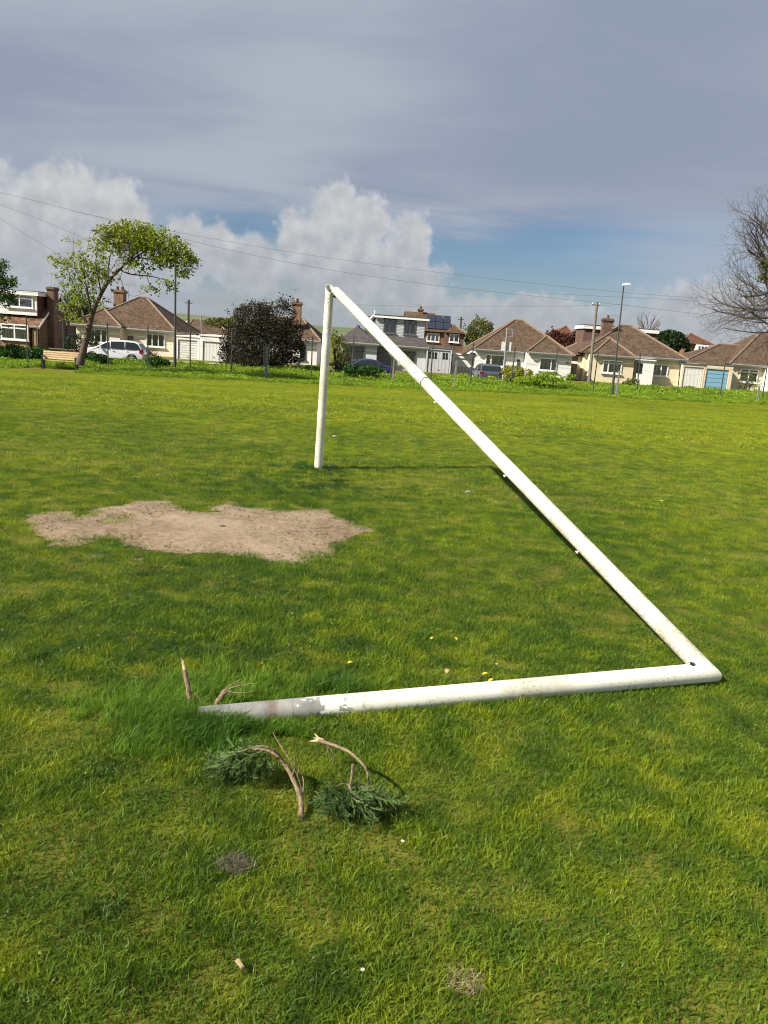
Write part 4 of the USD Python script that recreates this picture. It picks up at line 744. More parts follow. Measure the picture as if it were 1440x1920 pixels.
for px in (950, 1088, 818):
    t = min(np.linspace(0, 6.3, 641), key=lambda t: abs(np.dot((TC + dcb * t) - [0, 0, EYE], right) / np.dot((TC + dcb * t) - [0, 0, EYE], fwd) * FOC + 720 - px - 8)); c = along(TC, dcb, t)
    o = side * .8 + np.array([0, 0, 1.]) * -.6 if side[0] < 0 else -side * .8 + np.array([0, 0, 1.]) * -.6; o /= np.linalg.norm(o)
    obj('net_hook', [cyl(c + o * RT, c + o * (RT + .018), .005, 10), cyl(c + o * (RT + .014) - dcb * .012, c + o * (RT + .014) + dcb * .012, .004, 10)], M['paint'], cb)
vN = np.array([0, 0, 1.])
obj('corner_bolt', [cyl(N0 + dfp * .10 + vN * (RT - .006), N0 + dfp * .10 + vN * (RT + .010), .012, 12)], M['blackiron'], T)

# ---------------------------------------------------------------- sticks and torn branches by the goal
def stick(name, label, pts, rad, tip=None, twigs=()):
    T = thing(name, label, 'stick', pts[0]); P = spline(pts, 14)
    rr = np.interp(np.linspace(0, 1, 14), np.linspace(0, 1, len(rad)), rad) * (1 + .10 * np.sin(np.arange(14) * 2.3))
    obj('bark', tube(P + rng.normal(size=P.shape) * .0015, rr, 9), M['twig'], T, smooth=50)
    if tip is not None:
        d = P[-1] - P[-3]; d /= np.linalg.norm(d); ms = []
        for k in range(6):
            o = rng.normal(size=3) * rr[-1] * .45; ms.append(tube([P[-1] - d * .012 + o * .6, P[-1] + d * tip * rng.uniform(.5, 1.) + o], [rr[-1] * .62, rr[-1] * .10], 5))
        obj('splintered_end', ms, M['splinter'], T)
    for a in twigs: obj('twig', tube(spline(a, 8), np.linspace(.0035, .0012, 8), 5), M['twig'], T)
b1 = onz(357, 1338); t1 = b1 + up * .175 - right * .030 + np.array([0, .02, .0])
stick('broken_stick', 'upright broken stick with a pale splintered top at the end of the fallen post', [b1, b1 * .55 + t1 * .45 + right * .006, t1], [.0105, .0095, .0105], .05, [[b1 * .5 + t1 * .5, b1 * .45 + t1 * .55 + right * .03 - np.array([0, 0, .02]), b1 + right * .055 + np.array([0, 0, .02])]])
b2 = onz(399, 1333); t2 = b2 + up * .085 + right * .055
stick('snapped_twig', 'short brown snapped twig with thin side shoots behind the fallen post', [b2, b2 * .5 + t2 * .5 - right * .004, t2], [.011, .012, .012], None, [[t2 - right * .004, t2 + right * .05 + up * .02, t2 + right * .13 + up * .03], [t2 - right * .006, t2 + right * .03 + up * .03, t2 + right * .07 + up * .05], [t2, t2 + right * .06 - up * .01, t2 + right * .12 + up * .0]])

def sprays(roots, dirs, n_side, L, r):
    """feathery cypress sprays: an uneven rachis with side shoots, each a bunch of short scale-clad twigs"""
    ms = []
    for p, d in zip(roots, dirs):
        d = d / np.linalg.norm(d); s = np.cross(d, r.normal(size=3)); s /= np.linalg.norm(s); nn = np.cross(d, s); l = L * r.uniform(.45, 1.25)
        droop = np.array([0, 0, -1.]) * r.uniform(.1, .5); sway = (s * r.normal() + nn * r.normal()) * .22
        at_ = lambda t: p + d * l * t + (droop + sway) * l * t * t * .6
        ms.append(tube(np.array([at_(t) for t in np.linspace(0, 1, 5)]), np.linspace(.0014, .0006, 5), 3, False))
        for k in range(n_side):
            t = .10 + .88 * (k + r.uniform(-.4, .4)) / n_side; q = at_(t); sg = 1 if r.random() < .5 else -1; e = d * r.uniform(.5, 1.1) + s * sg * r.uniform(.4, 1.) + nn * r.normal() * .35 + droop * .3; l2 = l * (.40 - .27 * t) * r.uniform(.4, 1.4)
            ms.append(tube([q, q + e * l2 * .55, q + e * l2 + droop * l2 * .3], [.0009, .0012, .0004], 3, False))
            for j in range(10):
                q2 = q + e * l2 * r.uniform(.15, .95); e2 = e * .7 + s * r.normal() * .5 + nn * r.normal() * .35 + d * .2; l3 = l2 * .40 * r.uniform(.4, 1.3)
                ms.append(tube([q2, q2 + e2 * l3 * .5, q2 + e2 * l3 + droop * l3 * .3], [.0007, .0011, .0003], 3, False))
    return cat_(ms)
def hz(lst): return np.array([onz(x, y, z) for x, y, z in lst])
br = np.random.default_rng(21)
stem = hz([(563, 1532, .015), (561, 1490, .045), (545, 1452, .085), (528, 1425, .12), (503, 1408, .145), (478, 1404, .15), (455, 1408, .13)])
T = thing('cypress_branch', 'torn conifer branch arching over the grass with blue green sprays at its left end', 'branch', stem[0])
obj('stem', tube(spline(stem, 24), np.interp(np.linspace(0, 1, 24), [0, .4, 1], [.0095, .008, .004]), 9), M['twig'], T, smooth=50)
for pts, r0_ in (([(538, 1443, .09), (520, 1412, .16), (500, 1400, .19), (470, 1402, .17), (440, 1412, .13)], .006), ([(566, 1488, .05), (556, 1450, .13), (540, 1420, .18), (524, 1395, .2), (512, 1372, .2)], .003), ([(558, 1452, .08), (562, 1432, .13), (558, 1420, .16)], .003), ([(548, 1455, .09), (552, 1432, .13), (551, 1412, .16)], .003), ([(566, 1490, .04), (569, 1465, .07), (560, 1440, .1)], .003)):
    q = hz(pts); obj('twig', tube(spline(q, 12), np.linspace(r0_, .0012, 12), 6), M['twig'], T)
ro, di = [], []
for k in range(92):
    u = br.uniform(0, 1); px, py, z = 492 - 70 * u, 1403 + 30 * u * u + br.normal() * 7, .15 - .09 * u + br.normal() * .015
    ro.append(onz(px, py, max(z, .03))); di.append(-right * br.uniform(.3, 1.) + br.normal(size=3) * .32 + np.array([0, -.45 * br.uniform(0, 1), -.35]))
for k in range(8): ro.append(onz(br.uniform(480, 530), br.uniform(1405, 1428), .13)); di.append(br.normal(size=3) * .5 + np.array([-.3, -.5, -.5]))
obj('foliage', sprays(ro, di, 11, .085, br), M['cypress'], T)
stem = hz([(598, 1388, .13), (622, 1396, .14), (648, 1406, .15), (672, 1424, .15), (688, 1446, .13), (691, 1463, .10), (684, 1478, .06)])
T = thing('torn_conifer_tip', 'torn conifer branch with a pale splintered end, curling over to a dark green tuft', 'branch', stem[-1])
obj('stem', tube(spline(stem, 24), np.interp(np.linspace(0, 1, 24), [0, 1], [.0065, .0042]), 9), M['twig'], T, smooth=50)
p0 = stem[0]; obj('splintered_end', [tube([p0 + right * .014, p0 + right * .002 + d_ * .3, p0 + d_], [.0062, .0058, .0012], 6) for d_ in (-right * .034 - up * .004, -right * .016 + up * .026, -right * .012 - up * .006, -right * .020 + up * .010)], M['splinter'], T)
for pts, r0_ in (([(662, 1432, .15), (660, 1452, .12), (655, 1474, .09), (648, 1488, .07)], .0055), ([(655, 1474, .09), (672, 1470, .08), (686, 1474, .06)], .004), ([(612, 1396, .13), (624, 1412, .1), (622, 1436, .05)], .003), ([(655, 1474, .09), (662, 1490, .08), (670, 1508, .06)], .004), ([(655, 1476, .09), (640, 1470, .07), (626, 1478, .06)], .003), ([(668, 1462, .11), (676, 1476, .08), (682, 1490, .05)], .003)):
    obj('twig', tube(spline(hz(pts), 12), np.linspace(r0_, .0015, 12), 6), M['twig'], T)
ro, di = [], []
for k in range(90):
    a = br.uniform(-1., 1.); ro.append(onz(655 + a * 26, 1482 + br.normal() * 7, .075 + br.normal() * .015)); di.append(right * a * 1.0 + np.array([0, -.75, -.25]) + br.normal(size=3) * .28)
for k in range(10): ro.append(onz(690 + br.normal() * 8, 1490 + br.normal() * 5, .06)); di.append(right * .8 + np.array([0, -.4, -.15]) + br.normal(size=3) * .3)
obj('foliage', sprays(ro, di, 11, .100, br), M['cypress'], T)

# ---------------------------------------------------------------- small things lying on the grass
def clod(name, label, px, py, rx, ry, m1, n, seed, h=.03):
    r = np.random.default_rng(seed); c = onz(px, py); T = thing(name, label, 'clod', c)
    s = trimesh.creation.icosphere(3); v = np.array(s.vertices) * [rx, ry, h]; v *= (.8 + .5 * meshkit.fbm(v * 40 + seed, 3, seed))[:, None]; obj('soil', (v + c + [0, 0, h * .5], s.faces), M['darksoil'], T)
    b, f = blades(n, 1.0, .014, .036, .0026, r, 1.8); b = b * 1.0; k = np.arange(len(b)) // 5; base = b.reshape(-1, 5, 3).mean(1)[k]; off = b - base; b = base * [rx * 1.25, ry * 1.25, 1] + off
    b[:, 2] += h * .9 * np.clip(1 - ((base[:, 0]) ** 2 + (base[:, 1]) ** 2), 0, 1); obj('dry_grass', (b + c, f), M[m1], T)
M['darksoil'] = plain('dark_clod_soil', (.05, .036, .025), .95, .4, 30., bump=1.); M['straw'] = plain('dry_straw', (.24, .19, .10), .8, .3, 40.); M['darkstraw'] = plain('dark_dead_grass', (.075, .066, .034), .85, .45, 40.)
clod('grass_clod', 'dark dry clod of dead grass lying on the lawn near the camera', 440, 1628, .052, .036, 'darkstraw', 1300, 5, .016)
clod('straw_tuft', 'pale straw coloured tuft of dead grass at the bottom right', 872, 1845, .040, .030, 'straw', 300, 6, .002)
clod('earth_clod', 'small dark clod lying in the middle of the bare earth', 418, 991, .030, .022, 'darkstraw', 60, 8, .018)
for k, (px, py, rx) in enumerate(((372, 955, .24), (340, 962, .16), (450, 965, .07), (210, 980, .10), (130, 975, .12), (582, 1030, .05), (645, 1007, .09), (640, 1000, .05), (560, 1028, .04))):
    pass
def chip(name, label, catg, px, py, L, w, ang, m, h=.012):
    c = onz(px, py, .030); a = np.array([math.cos(ang), math.sin(ang), .12]); b = np.array([-math.sin(ang), math.cos(ang), 0]); T = thing(name, label, catg, c)
    q = [c - a * L / 2 - b * w / 2, c + a * L / 2 - b * w * .3, c + a * L * .55 + b * w * .1, c + a * L / 2 + b * w / 2, c - a * L / 2 + b * w * .3]
    obj('chip', thick([p + [0, 0, .004 * math.sin(i * 2.1)] for i, p in enumerate(q)], h), M[m], T)
M['chipwood'] = plain('dry_wood_chip', (.24, .18, .10), .9, .3, 90.); chip('wood_chip', 'pale splinter of wood lying on the grass near the bottom edge', 'splinter', 451, 1806, .036, .006, -1.0, 'chipwood', .006)
M['paper'] = plain('litter', (.36, .36, .35), .8, .1, 30.); M['petal'] = plain('yellow_petals', (.62, .40, .015), .6, .15, 80.); M['daisy'] = plain('daisy_petals', (.5, .5, .48), .6, .05, 60.)
M['deadleaf'] = plain('dead_leaf', (.30, .22, .12), .7, .3, 30.); M['goldleaf'] = plain('fallen_yellow_leaf', (.50, .33, .04), .6, .25, 40.)
chip('paper_scrap', 'white strip of litter on the grass right of the standing post foot', 'litter', 622, 873, .09, .016, .15, 'paper', .004)
chip('paper_scrap', 'pale crumpled scrap on the grass above the strip of litter by the standing post', 'litter', 627, 817, .06, .045, .6, 'paper', .012)
chip('plastic_scrap', 'small grey blue scrap lying under the middle of the crossbar', 'litter', 877, 921, .05, .03, .3, 'galv', .012)
def leaf_on_grass(label, px, py, s, ang, m='goldleaf'):
    c = onz(px, py, .036); T = thing('fallen_leaf', label, 'leaf', c); n = 9; u = np.linspace(0, 1, n); w = np.sin(u * np.pi) ** .7 * .30
    a = np.array([math.cos(ang), math.sin(ang), .25]); b = np.array([-math.sin(ang), math.cos(ang), .35]); mid = c + np.outer(u - .5, a) * s + np.outer(np.sin(u * 3), [0, 0, .2 * s])
    v = np.vstack([mid - np.outer(w, b) * s, mid + [0, 0, -.06 * s], mid + np.outer(w, b * [1, 1, -.6]) * s]); k = np.arange(n - 1); f = np.vstack([np.stack([k, k + 1, k + n + 1, k + n], 1), np.stack([k + n, k + n + 1, k + 2 * n + 1, k + 2 * n], 1)])
    obj('blade', (v, f), M[m], T); obj('stalk', tube([mid[0], mid[0] - a * s * .3], [.0012, .0008], 4), M['twig'], T)
leaf_on_grass('yellow leaf on the grass above the flaked part of the fallen post', 656, 1242, .028, .2)
leaf_on_grass('yellow brown leaf, left one of two lying inside the goal triangle', 810, 1196, .024, .8)
leaf_on_grass('orange leaf, right one of two lying inside the goal triangle', 855, 1197, .024, 2.0)
leaf_on_grass('bright yellow leaf just above the white part of the fallen post', 909, 1263, .028, .1, 'petal')
leaf_on_grass('dull yellow leaf almost touching the white part of the fallen post', 920, 1275, .030, .5)
leaf_on_grass('curled brown dead leaf standing on edge behind the fallen post', 838, 1258, .036, 1.3, 'deadleaf')
def flower(name, label, catg, px, py, r, m, n=12):
    c = onz(px, py, .040); T = thing(name, label, catg, c); ms = []
    for k in range(n):
        a = k * 2 * np.pi / n; d = np.array([math.cos(a), math.sin(a), .25]); e = np.array([-math.sin(a), math.cos(a), 0]) * r * .25; ms.append(thick([c + d * r * .2 - e * .5, c + d * r - e * .7, c + d * r * 1.08, c + d * r + e * .7, c + d * r * .2 + e * .5], .0012))
    obj('petals', ms, M[m], T); s = trimesh.creation.icosphere(1, r * .33); obj('flower_centre', (np.array(s.vertices) * [1, 1, .6] + c + [0, 0, .002], s.faces), M['petal'], T); obj('stalk', tube([c, c - [0, 0, .04]], .0012, 4), M['lushgrass'], T)
flower('dandelion', 'yellow dandelion on the open grass right of the crossbar', 'flower', 1240, 939, .020, 'petal', 16)
flower('daisy', 'daisy in the grass right of the dark conifer tuft', 'flower', 755, 1577, .0055, 'daisy')
flower('daisy', 'daisy in the short grass right of the curled dead leaf', 'flower', 931, 1245, .0055, 'daisy')
flower('daisy', 'daisy near the bottom edge between the wood splinter and the straw tuft', 'flower', 680, 1818, .005, 'daisy')
# ---------------------------------------------------------------- bench
P = ground_at(113, 692.5); T = thing('park_bench', 'park bench with pale wooden slats and black cast iron ends under the leaning tree', 'bench', P)
ba = math.radians(9); bu, bv = np.array([math.cos(ba), math.sin(ba), 0]), np.array([-math.sin(ba), math.cos(ba), 0]); bz = np.array([0, 0, 1.])
def bl(u, v, z): return P + bu * u + bv * v + bz * z
def bar_(u0, u1, v0, z0, v1, z1, t):
    d = np.array([v1 - v0, z1 - z0]); nn = np.array([-d[1], d[0]]) / np.linalg.norm(d) * t; pts = [(v0, z0), (v1, z1), (v1 + nn[0], z1 + nn[1]), (v0 + nn[0], z0 + nn[1])]
    v = np.array([bl(u, a, b) for u in (u0, u1) for a, b in pts]); f = [[0, 1, 2, 3], [4, 7, 6, 5], [0, 4, 5, 1], [1, 5, 6, 2], [2, 6, 7, 3], [3, 7, 4, 0]]; m = trimesh.Trimesh(*arr((v, np.array(f))), process=False)
    return (np.array(m.vertices), m.faces[:, ::-1]) if m.volume < 0 else (np.array(m.vertices), m.faces)
for s in (-.90, .90):
    obj('end_frame', [bar_(s - .05, s + .05, -.24, .0, -.20, .46, .07), bar_(s - .05, s + .05, .20, .0, .14, .46, .07), bar_(s - .049, s + .049, -.22, .40, .20, .38, .06), bar_(s - .048, s + .048, .17, .42, .32, .98, .06), bar_(s - .06, s + .06, -.30, .66, .22, .68, .05), bar_(s - .047, s + .047, -.27, .45, -.28, .66, .05), bar_(s - .07, s + .07, -.32, .0, -.14, .0, .04), bar_(s - .07, s + .07, .10, .0, .26, .0, .04)], M['blackiron'], T)
for k in range(5): obj('seat_slat', bar_(-.96, .96, -.25 + k * .085, .465 + .004 * (k == 0), -.18 + k * .085, .460, .03), M['wood'], T)
for k in range(4): z = .55 + k * .115; v_ = .13 + (z - .42) * .27; obj('back_slat', bar_(-.96, .96, v_, z, v_ + .024, z + .092, .03), M['wood'], T)

# ---------------------------------------------------------------- cars
PROF = {'mpv': [(.10, .30), (.02, .50), (.0, .78), (.07, 1.02), (.36, 1.48), (.62, 1.59), (1.5, 1.64), (2.35, 1.58), (2.75, 1.46), (3.42, 1.06), (4.15, .90), (4.42, .74), (4.50, .50), (4.42, .28)],
        'sedan': [(.10, .28), (.02, .50), (.0, .78), (.08, .95), (.80, 1.02), (1.36, 1.36), (1.75, 1.43), (2.3, 1.42), (2.7, 1.32), (3.30, .98), (4.0, .86), (4.28, .70), (4.33, .46), (4.25, .26)],
        'hatch': [(.08, .30), (.0, .52), (.0, .82), (.08, .98), (.42, 1.38), (.75, 1.48), (1.5, 1.51), (2.1, 1.45), (2.45, 1.34), (3.05, 1.0), (3.7, .86), (3.98, .68), (4.04, .44), (3.96, .27)]}
GL = {'mpv': (.99, (3, 4), (8, 9)), 'sedan': (.94, (4, 5), (8, 9)), 'hatch': (.95, (3, 4), (8, 9))}
def car(name, label, kind, centre, heading, paint_, W=1.78):
    prof = np.array(PROF[kind]); belt, rg, fg = GL[kind]; Lc = prof[:, 0].max(); wx_ = (.82, Lc - .86)
    pol = Polygon(prof).buffer(.0)
    for w in wx_: pol = pol.difference(Point(w, .31).buffer(.365, 12))
    pol = pol.segmentize(.14); ring_ = np.array(pol.exterior.coords)[:-1]
    if not pol.exterior.is_ccw: ring_ = ring_[::-1]
    e = np.roll(ring_, -1, 0) - np.roll(ring_, 1, 0); nn = np.c_[e[:, 1], -e[:, 0]]; nn /= np.linalg.norm(nn, axis=1, keepdims=True)
    zt = prof[:, 1].max(); hw = lambda z, w: w * (1 - .20 * np.clip((z - belt) / (zt - belt), 0, 1) ** 1.2 - .05 * np.clip((.55 - z) / .3, 0, 1))
    V = []; tw = W / 2
    for s, ins in ((-1., .075), (-.975, .03), (-.93, .008), (-.85, 0), (.85, 0), (.93, .008), (.975, .03), (1., .075)):
        r = ring_ - nn * ins; V.append(np.c_[r[:, 0], hw(r[:, 1], tw) * s * (1 - .10 * np.abs((r[:, 0] - Lc / 2) / (Lc / 2)) ** 3), r[:, 1]])
    n = len(ring_); k = np.arange(n); F = [np.stack([a * n + k, a * n + (k + 1) % n, (a + 1) * n + (k + 1) % n, (a + 1) * n + k], 1) for a in range(7)]
    F = np.vstack(F); F = np.vstack([F[:, [0, 1, 2]], F[:, [0, 2, 3]]])[:, ::-1]
    import mapbox_earcut as me
    c0 = me.triangulate_float64(ring_, np.array([n], np.uint32)).reshape(-1, 3).astype(int); F = np.vstack([F, c0, c0[:, ::-1] + 7 * n])
    ch, sh = math.cos(heading), math.sin(heading); base = np.asarray(centre, float)
    def W_(m):
        v, f = arr(m); x = v[:, 0] - Lc / 2; return np.c_[base[0] + x * ch - v[:, 1] * sh, base[1] + x * sh + v[:, 1] * ch, base[2] + v[:, 2]], f
    T = thing(name, label, 'car', base)
    obj('body', W_((np.vstack(V), F)), M[paint_], T, smooth=40)
    gp = Polygon(prof).buffer(-.085).intersection(Polygon([(-1, belt + .03), (9, belt + .03), (9, 3), (-1, 3)]))
    for xp in (Lc * .30, Lc * .53): gp = gp.difference(Polygon([(xp - .04, 0), (xp + .04, 0), (xp + .04, 3), (xp - .04, 3)]))
    for s in (-1, 1):
        for g in (gp.geoms if hasattr(gp, 'geoms') else [gp]):
            if g.area < .03: continue
            m = trimesh.creation.extrude_polygon(g, .012, engine='earcut'); v = np.array(m.vertices); y = hw(v[:, 1], tw) * (1 - .10 * np.abs((v[:, 0] - Lc / 2) / (Lc / 2)) ** 3) + v[:, 2] - .004
            obj('side_window', W_((np.c_[v[:, 0], y * s, v[:, 1]], m.faces[:, ::(-1 if s > 0 else 1)])), M['carglass'], T)
    for nm, (a, b) in (('rear_window', rg), ('windscreen', fg)):
        p, q = prof[a], prof[b]; d = q - p; no = np.array([-d[1], d[0]]) / np.linalg.norm(d) * (1 if a < 6 else 1); no = no if no[1] > 0 else -no; p, q = p + d * .08, q - d * .06
        h0, h1 = hw(p[1], tw) * .86, hw(q[1], tw) * .88; pt_ = [(p[0], -h0, p[1]), (p[0], h0, p[1]), (q[0], h1, q[1]), (q[0], -h1, q[1])]; pt_ = [np.array(x) + np.array([no[0], 0, no[1]]) * .014 for x in pt_]
        obj(nm, W_(thick(pt_, .012)), M['carglass'], T)
    for w in wx_:
        for s in (-1, 1):
            y = s * (tw - .10); ty = W_(cyl((w, y - .10, .31), (w, y + .10, .31), .31, 28)); wh = obj('wheel', ty, M['rubber'], T)
            sp = [cyl((w, y + s * .095, .31), (w, y + s * .112, .31), .06, 14)] + [cyl((w, y + s * .104, .31), (w + .19 * math.cos(t), y + s * .104, .31 + .19 * math.sin(t)), .022, 8) for t in np.arange(6) * math.pi / 3] + [cyl((w, y + s * .09, .31), (w, y + s * .108, .31), .215, 28) - cyl((w, y + s * .08, .31), (w, y + s * .12, .31), .185, 28)]
            obj('rim', W_(cat_(sp)), M['alloy'], wh)
    for s in (-1, 1):
        yy = s * (tw * .80)
        obj('tail_light', W_(box(-.012, .30, yy - .13, yy + .15, .80, 1.06 if kind == 'mpv' else .94)), M['lampred'], T)
        obj('headlight', W_(box(Lc - .42, Lc - .06, yy - .15, yy + .10, .62, .78)), M['lampclear'], T)
        obj('door_mirror', W_(box(Lc * .66, Lc * .66 + .12, s * (tw + .02), s * (tw + .17), belt - .02, belt + .13)), M[paint_], T)
    obj('rear_bumper', W_(box(-.045, .10, -tw * .82, tw * .82, .36, .54)), M[paint_ if kind != 'hatch' else 'greyframe'], T)
    obj('number_plate', W_(box(-.058, -.046, -.26, .26, .56, .67)), M['plate'], T)
    for xp in (Lc * .30, Lc * .53): obj('door_handle', W_(cat_([box(xp - .26, xp - .10, s * (tw - .005) - .015, s * (tw - .005) + .015, belt - .13, belt - .10) for s in (-1, 1)])), M[paint_], T)
    return T
Yc = 61.; c = at(222, 660, Yc); car('parked_car', 'white people carrier parked in front of the cream bungalow', 'mpv', (c[0], Yc - .8, at(225, 637, Yc)[2] - 1.63), math.pi + .10, 'carwhite')
c = at(686, 680, 61); car('parked_car', 'dark blue saloon car parked before the dormer bungalow', 'sedan', (c[0], 61, at(690, 672.5, 61)[2] - 1.43), math.pi + .12, 'carblue')
c = at(918.5, 690, 61); car('parked_car', 'dark grey hatchback seen from behind before the white bungalow', 'hatch', (c[0], 62.5, at(918, 683, 61.2)[2] - 1.50), math.pi / 2 + .05, 'cargrey')

# ---------------------------------------------------------------- posts, lamps, poles, wires
def pole(name, label, catg, top, bot, Y, r0_, r1_, m, extra=.6, group=None):
    a, b = at(*bot, Y), at(*top, Y); d = (a - b); d /= np.linalg.norm(d); a2 = a + d * extra
    T = thing(name, label, catg, a2, group); return T, a2, b
T, a, b = pole('lamp_column', 'tall dark lamp column beside the white garages', 'lamp post', (329.5, 444), (328, 676), 50., .07, .045, 'darkpost')
obj('column', [tube([a, a * .78 + b * .22], [.10, .095], 10), tube([a * .78 + b * .22, b], [.07, .045], 10)], M['darkpost'], T)
obj('lamp_head', [tube([b, b + [0, .35, .06]], [.04, .05], 8), box(b[0] - .07, b[0] + .07, b[1] + .2, b[1] + .7, b[2] + .02, b[2] + .12)], M['darkpost'], T)
T, a, b = pole('lamp_column', 'slender grey street lamp column with a bright lamp head, right of the wooden pole', 'lamp post', (1169.5, 535), (1148, 735), 52., .06, .04, 'galv')
obj('column', [tube([a, a * .75 + b * .25], [.085, .08], 10), tube([a * .75 + b * .25, b], [.058, .04], 10)], M['darkpost'], T)
obj('lamp_head', cat_([prism([(b[0] - .06, b[2] - .02), (b[0] + .38, b[2] + .06), (b[0] + .40, b[2] + .12), (b[0] + .15, b[2] + .17), (b[0] - .08, b[2] + .10)], 'y', b[1] - .12, b[1] + .12)]), M['lampclear'], T)
T, a, b = pole('telegraph_pole', 'weathered wooden telegraph pole in front of the brick dormer bungalow', 'pole', (1119.5, 566), (1105, 709), 62., .12, .09, 'poleWood')
obj('pole', tube([a, b], [.135, .10], 12), M['poleWood'], T); obj('cross_arm', box(b[0] - .35, b[0] + .25, b[1] - .05, b[1] + .05, b[2] - .28, b[2] - .18), M['poleWood'], T)
for u in (-.3, .2): obj('insulator', tube([(b[0] + u, b[1], b[2] - .18), (b[0] + u, b[1], b[2] - .06)], [.035, .025], 8), M['lampclear'], T)
TP = b
for lab, top, bot, Y in (('distant telegraph pole above the brown roof behind the white garages', (354, 562), (353, 610), 90.), ('distant telegraph pole behind the brick house with solar panels', (864.5, 594), (863.5, 625), 112.)):
    T, a, b = pole('telegraph_pole', lab, 'pole', top, bot, Y, .12, .1, 'poleWood', 4.); obj('pole', tube([a, b], [.15, .12], 8), M['barkdark'], T); obj('cross_arm', box(b[0] - .4, b[0] + .4, b[1] - .05, b[1] + .05, b[2] - .4, b[2] - .3), M['barkdark'], T)
T, a, b = pole('lamp_column', 'small distant street lamp behind the roofs left of the purple bush', 'lamp post', (377, 592), (377.5, 615), 95., .06, .05, 'galv', 4.); obj('column', tube([a, b], [.08, .06], 8), M['galv'], T); obj('lamp_head', box(b[0] - .06, b[0] + .45, b[1] - .1, b[1] + .1, b[2] - .03, b[2] + .1), M['galv'], T)
T, a, b = pole('sign_pole', 'grey pole with open frame and white notice board before the white bungalow', 'sign', (951, 615), (943.5, 707), 57., .05, .05, 'galv')
obj('pole', tube([a, b], .055, 10), M['galv'], T); f0, f1 = at(951, 616, 57.), at(961, 632, 57.)
obj('sign_frame', [box(f0[0], f1[0], 56.97, 57.03, f0[2] - .05, f0[2]), box(f0[0], f1[0], 56.97, 57.03, f1[2], f1[2] + .05), box(f1[0] - .05, f1[0], 56.975, 57.025, f1[2] + .05, f0[2] - .05)], M['galv'], T)
obj('notice_board', box(X_(940, 648, 57.1), X_(958.5, 648, 57.1), 57.08, 57.12, Z_(949, 658, 57.1), Z_(949, 641, 57.1)), M['whitedoor'], T)

FX = [((49, 594), (51, 655)), ((118, 599), (119.5, 660)), ((201, 605), (202.5, 667)), ((277, 610), (277, 670)), ((357, 613), (356.5, 678)), ((435, 616), (434, 682)), ((586, 630), (584, 688)), ((663.5, 631), (661.5, 683)), ((737, 640), (734, 692)), ((812.5, 641), (808.5, 698)), ((888, 642), (883, 706)), ((966, 650), (960, 706)), ((1045.5, 653), (1038.5, 712)), ((1122, 658), (1115, 710)), ((1201, 661), (1195, 724)), ((1277, 674), (1271, 729)), ((1361.5, 670), (1352, 732)), ((1440, 678), (1430, 740))]
T = thing('wire_fence', 'thin dark steel fence posts with strained wires along the back of the verge', 'fence', (0, 55, -1.3)); tops, bots = [], []
for t_, b_ in FX:
    Y = 52. + .235 * ((t_[0] - 720) / FOC * 54); a, b = at(*b_, Y), at(*t_, Y); d = a - b; d /= np.linalg.norm(d); a = a + d * 1.0
    obj('post', tube([a, b], .040, 6), M['darkpost'], T); tops.append(b); bots.append(a)
tops, bots = np.array(tops), np.array(bots)
for f in (.04, .36): obj('line_wire', cat_([tube(np.array([tops[i] * (1 - f) + bots[i] * f, tops[i + 1] * (1 - f) + bots[i + 1] * f]) + [0, -.045, 0], .004, 4, False) for i in range(len(tops) - 1)]), M['wire'], T)
for lab, top, bot, Y in (('grey stake post with a strip of wire mesh in front of the purple bush', (500, 650), (499, 704), 47.5), ('grey stake post on the verge below the crossbar seam', (738.5, 675), (737, 702), 50.), ('grey stake post in front of the dark boarded fence', (856, 676), (852, 719), 49.5), ('grey stake post at the foot of the slender street lamp', (1162, 695), (1156, 735), 51.), ('short grey stake post at the right edge', (1424, 724), (1421, 742), 53.)):
    T, a, b = pole('stake_post', lab, 'post', top, bot, Y, .05, .05, 'stake', .3); d = (b - a); obj('post', prism([(a[0] - .055, a[2]), (a[0] + .055, a[2]), (b[0] + .05, b[2] - .03), (b[0], b[2]), (b[0] - .05, b[2] - .03)], 'y', Y - .05, Y + .05), M['stake'], T)
    if 'mesh' in lab:
        ms = []
        for k in range(17): z = b[2] - .05 - k * .10; ms.append(tube([(b[0] - .17, Y - .06, z), (b[0] + .17, Y - .06, z + (.04 if k % 2 else -.04))], .008, 4))
        for u in (-.16, -.08, .0, .08, .16): ms.append(tube([(b[0] + u, Y - .062, b[2]), (a[0] + u, Y - .062, a[2])], .008, 4))
        obj('wire_mesh', cat_(ms), M['galv'], T)
for lab, pts, Y in (('main overhead cable running from the top left to the wooden pole', [(-40, 352), (200, 411), (450, 473), (700, 519), (860, 540), (1119, 567)], 62.), ('overhead cable from the wooden pole towards the bare tree', [(1119, 567), (1220, 578), (1320, 590), (1500, 603)], 62.), ('upper overhead cable crossing above the main one', [(130, 395), (330, 435), (560, 475), (720, 498), (900, 520), (1100, 542), (1320, 559)], 70.),
                    ('lower left overhead cable above the chalet roof', [(-30, 390), (105, 474), (150, 500)], 66.), ('second left overhead cable crossing the leaning tree', [(-30, 375), (45, 400), (130, 435), (230, 475)], 66.), ('faint low cable between the distant poles', [(640, 570), (830, 575), (1000, 575), (1180, 571)], 80.), ('thin cable below the upper one on the right', [(1000, 549), (1160, 557), (1310, 564)], 72.)):
    p = spline([at(*q, Y) for q in pts], 40); tag(obj('overhead_cable', tube(p, .010, 5), M['cable']), lab, 'cable', 'overhead cables')

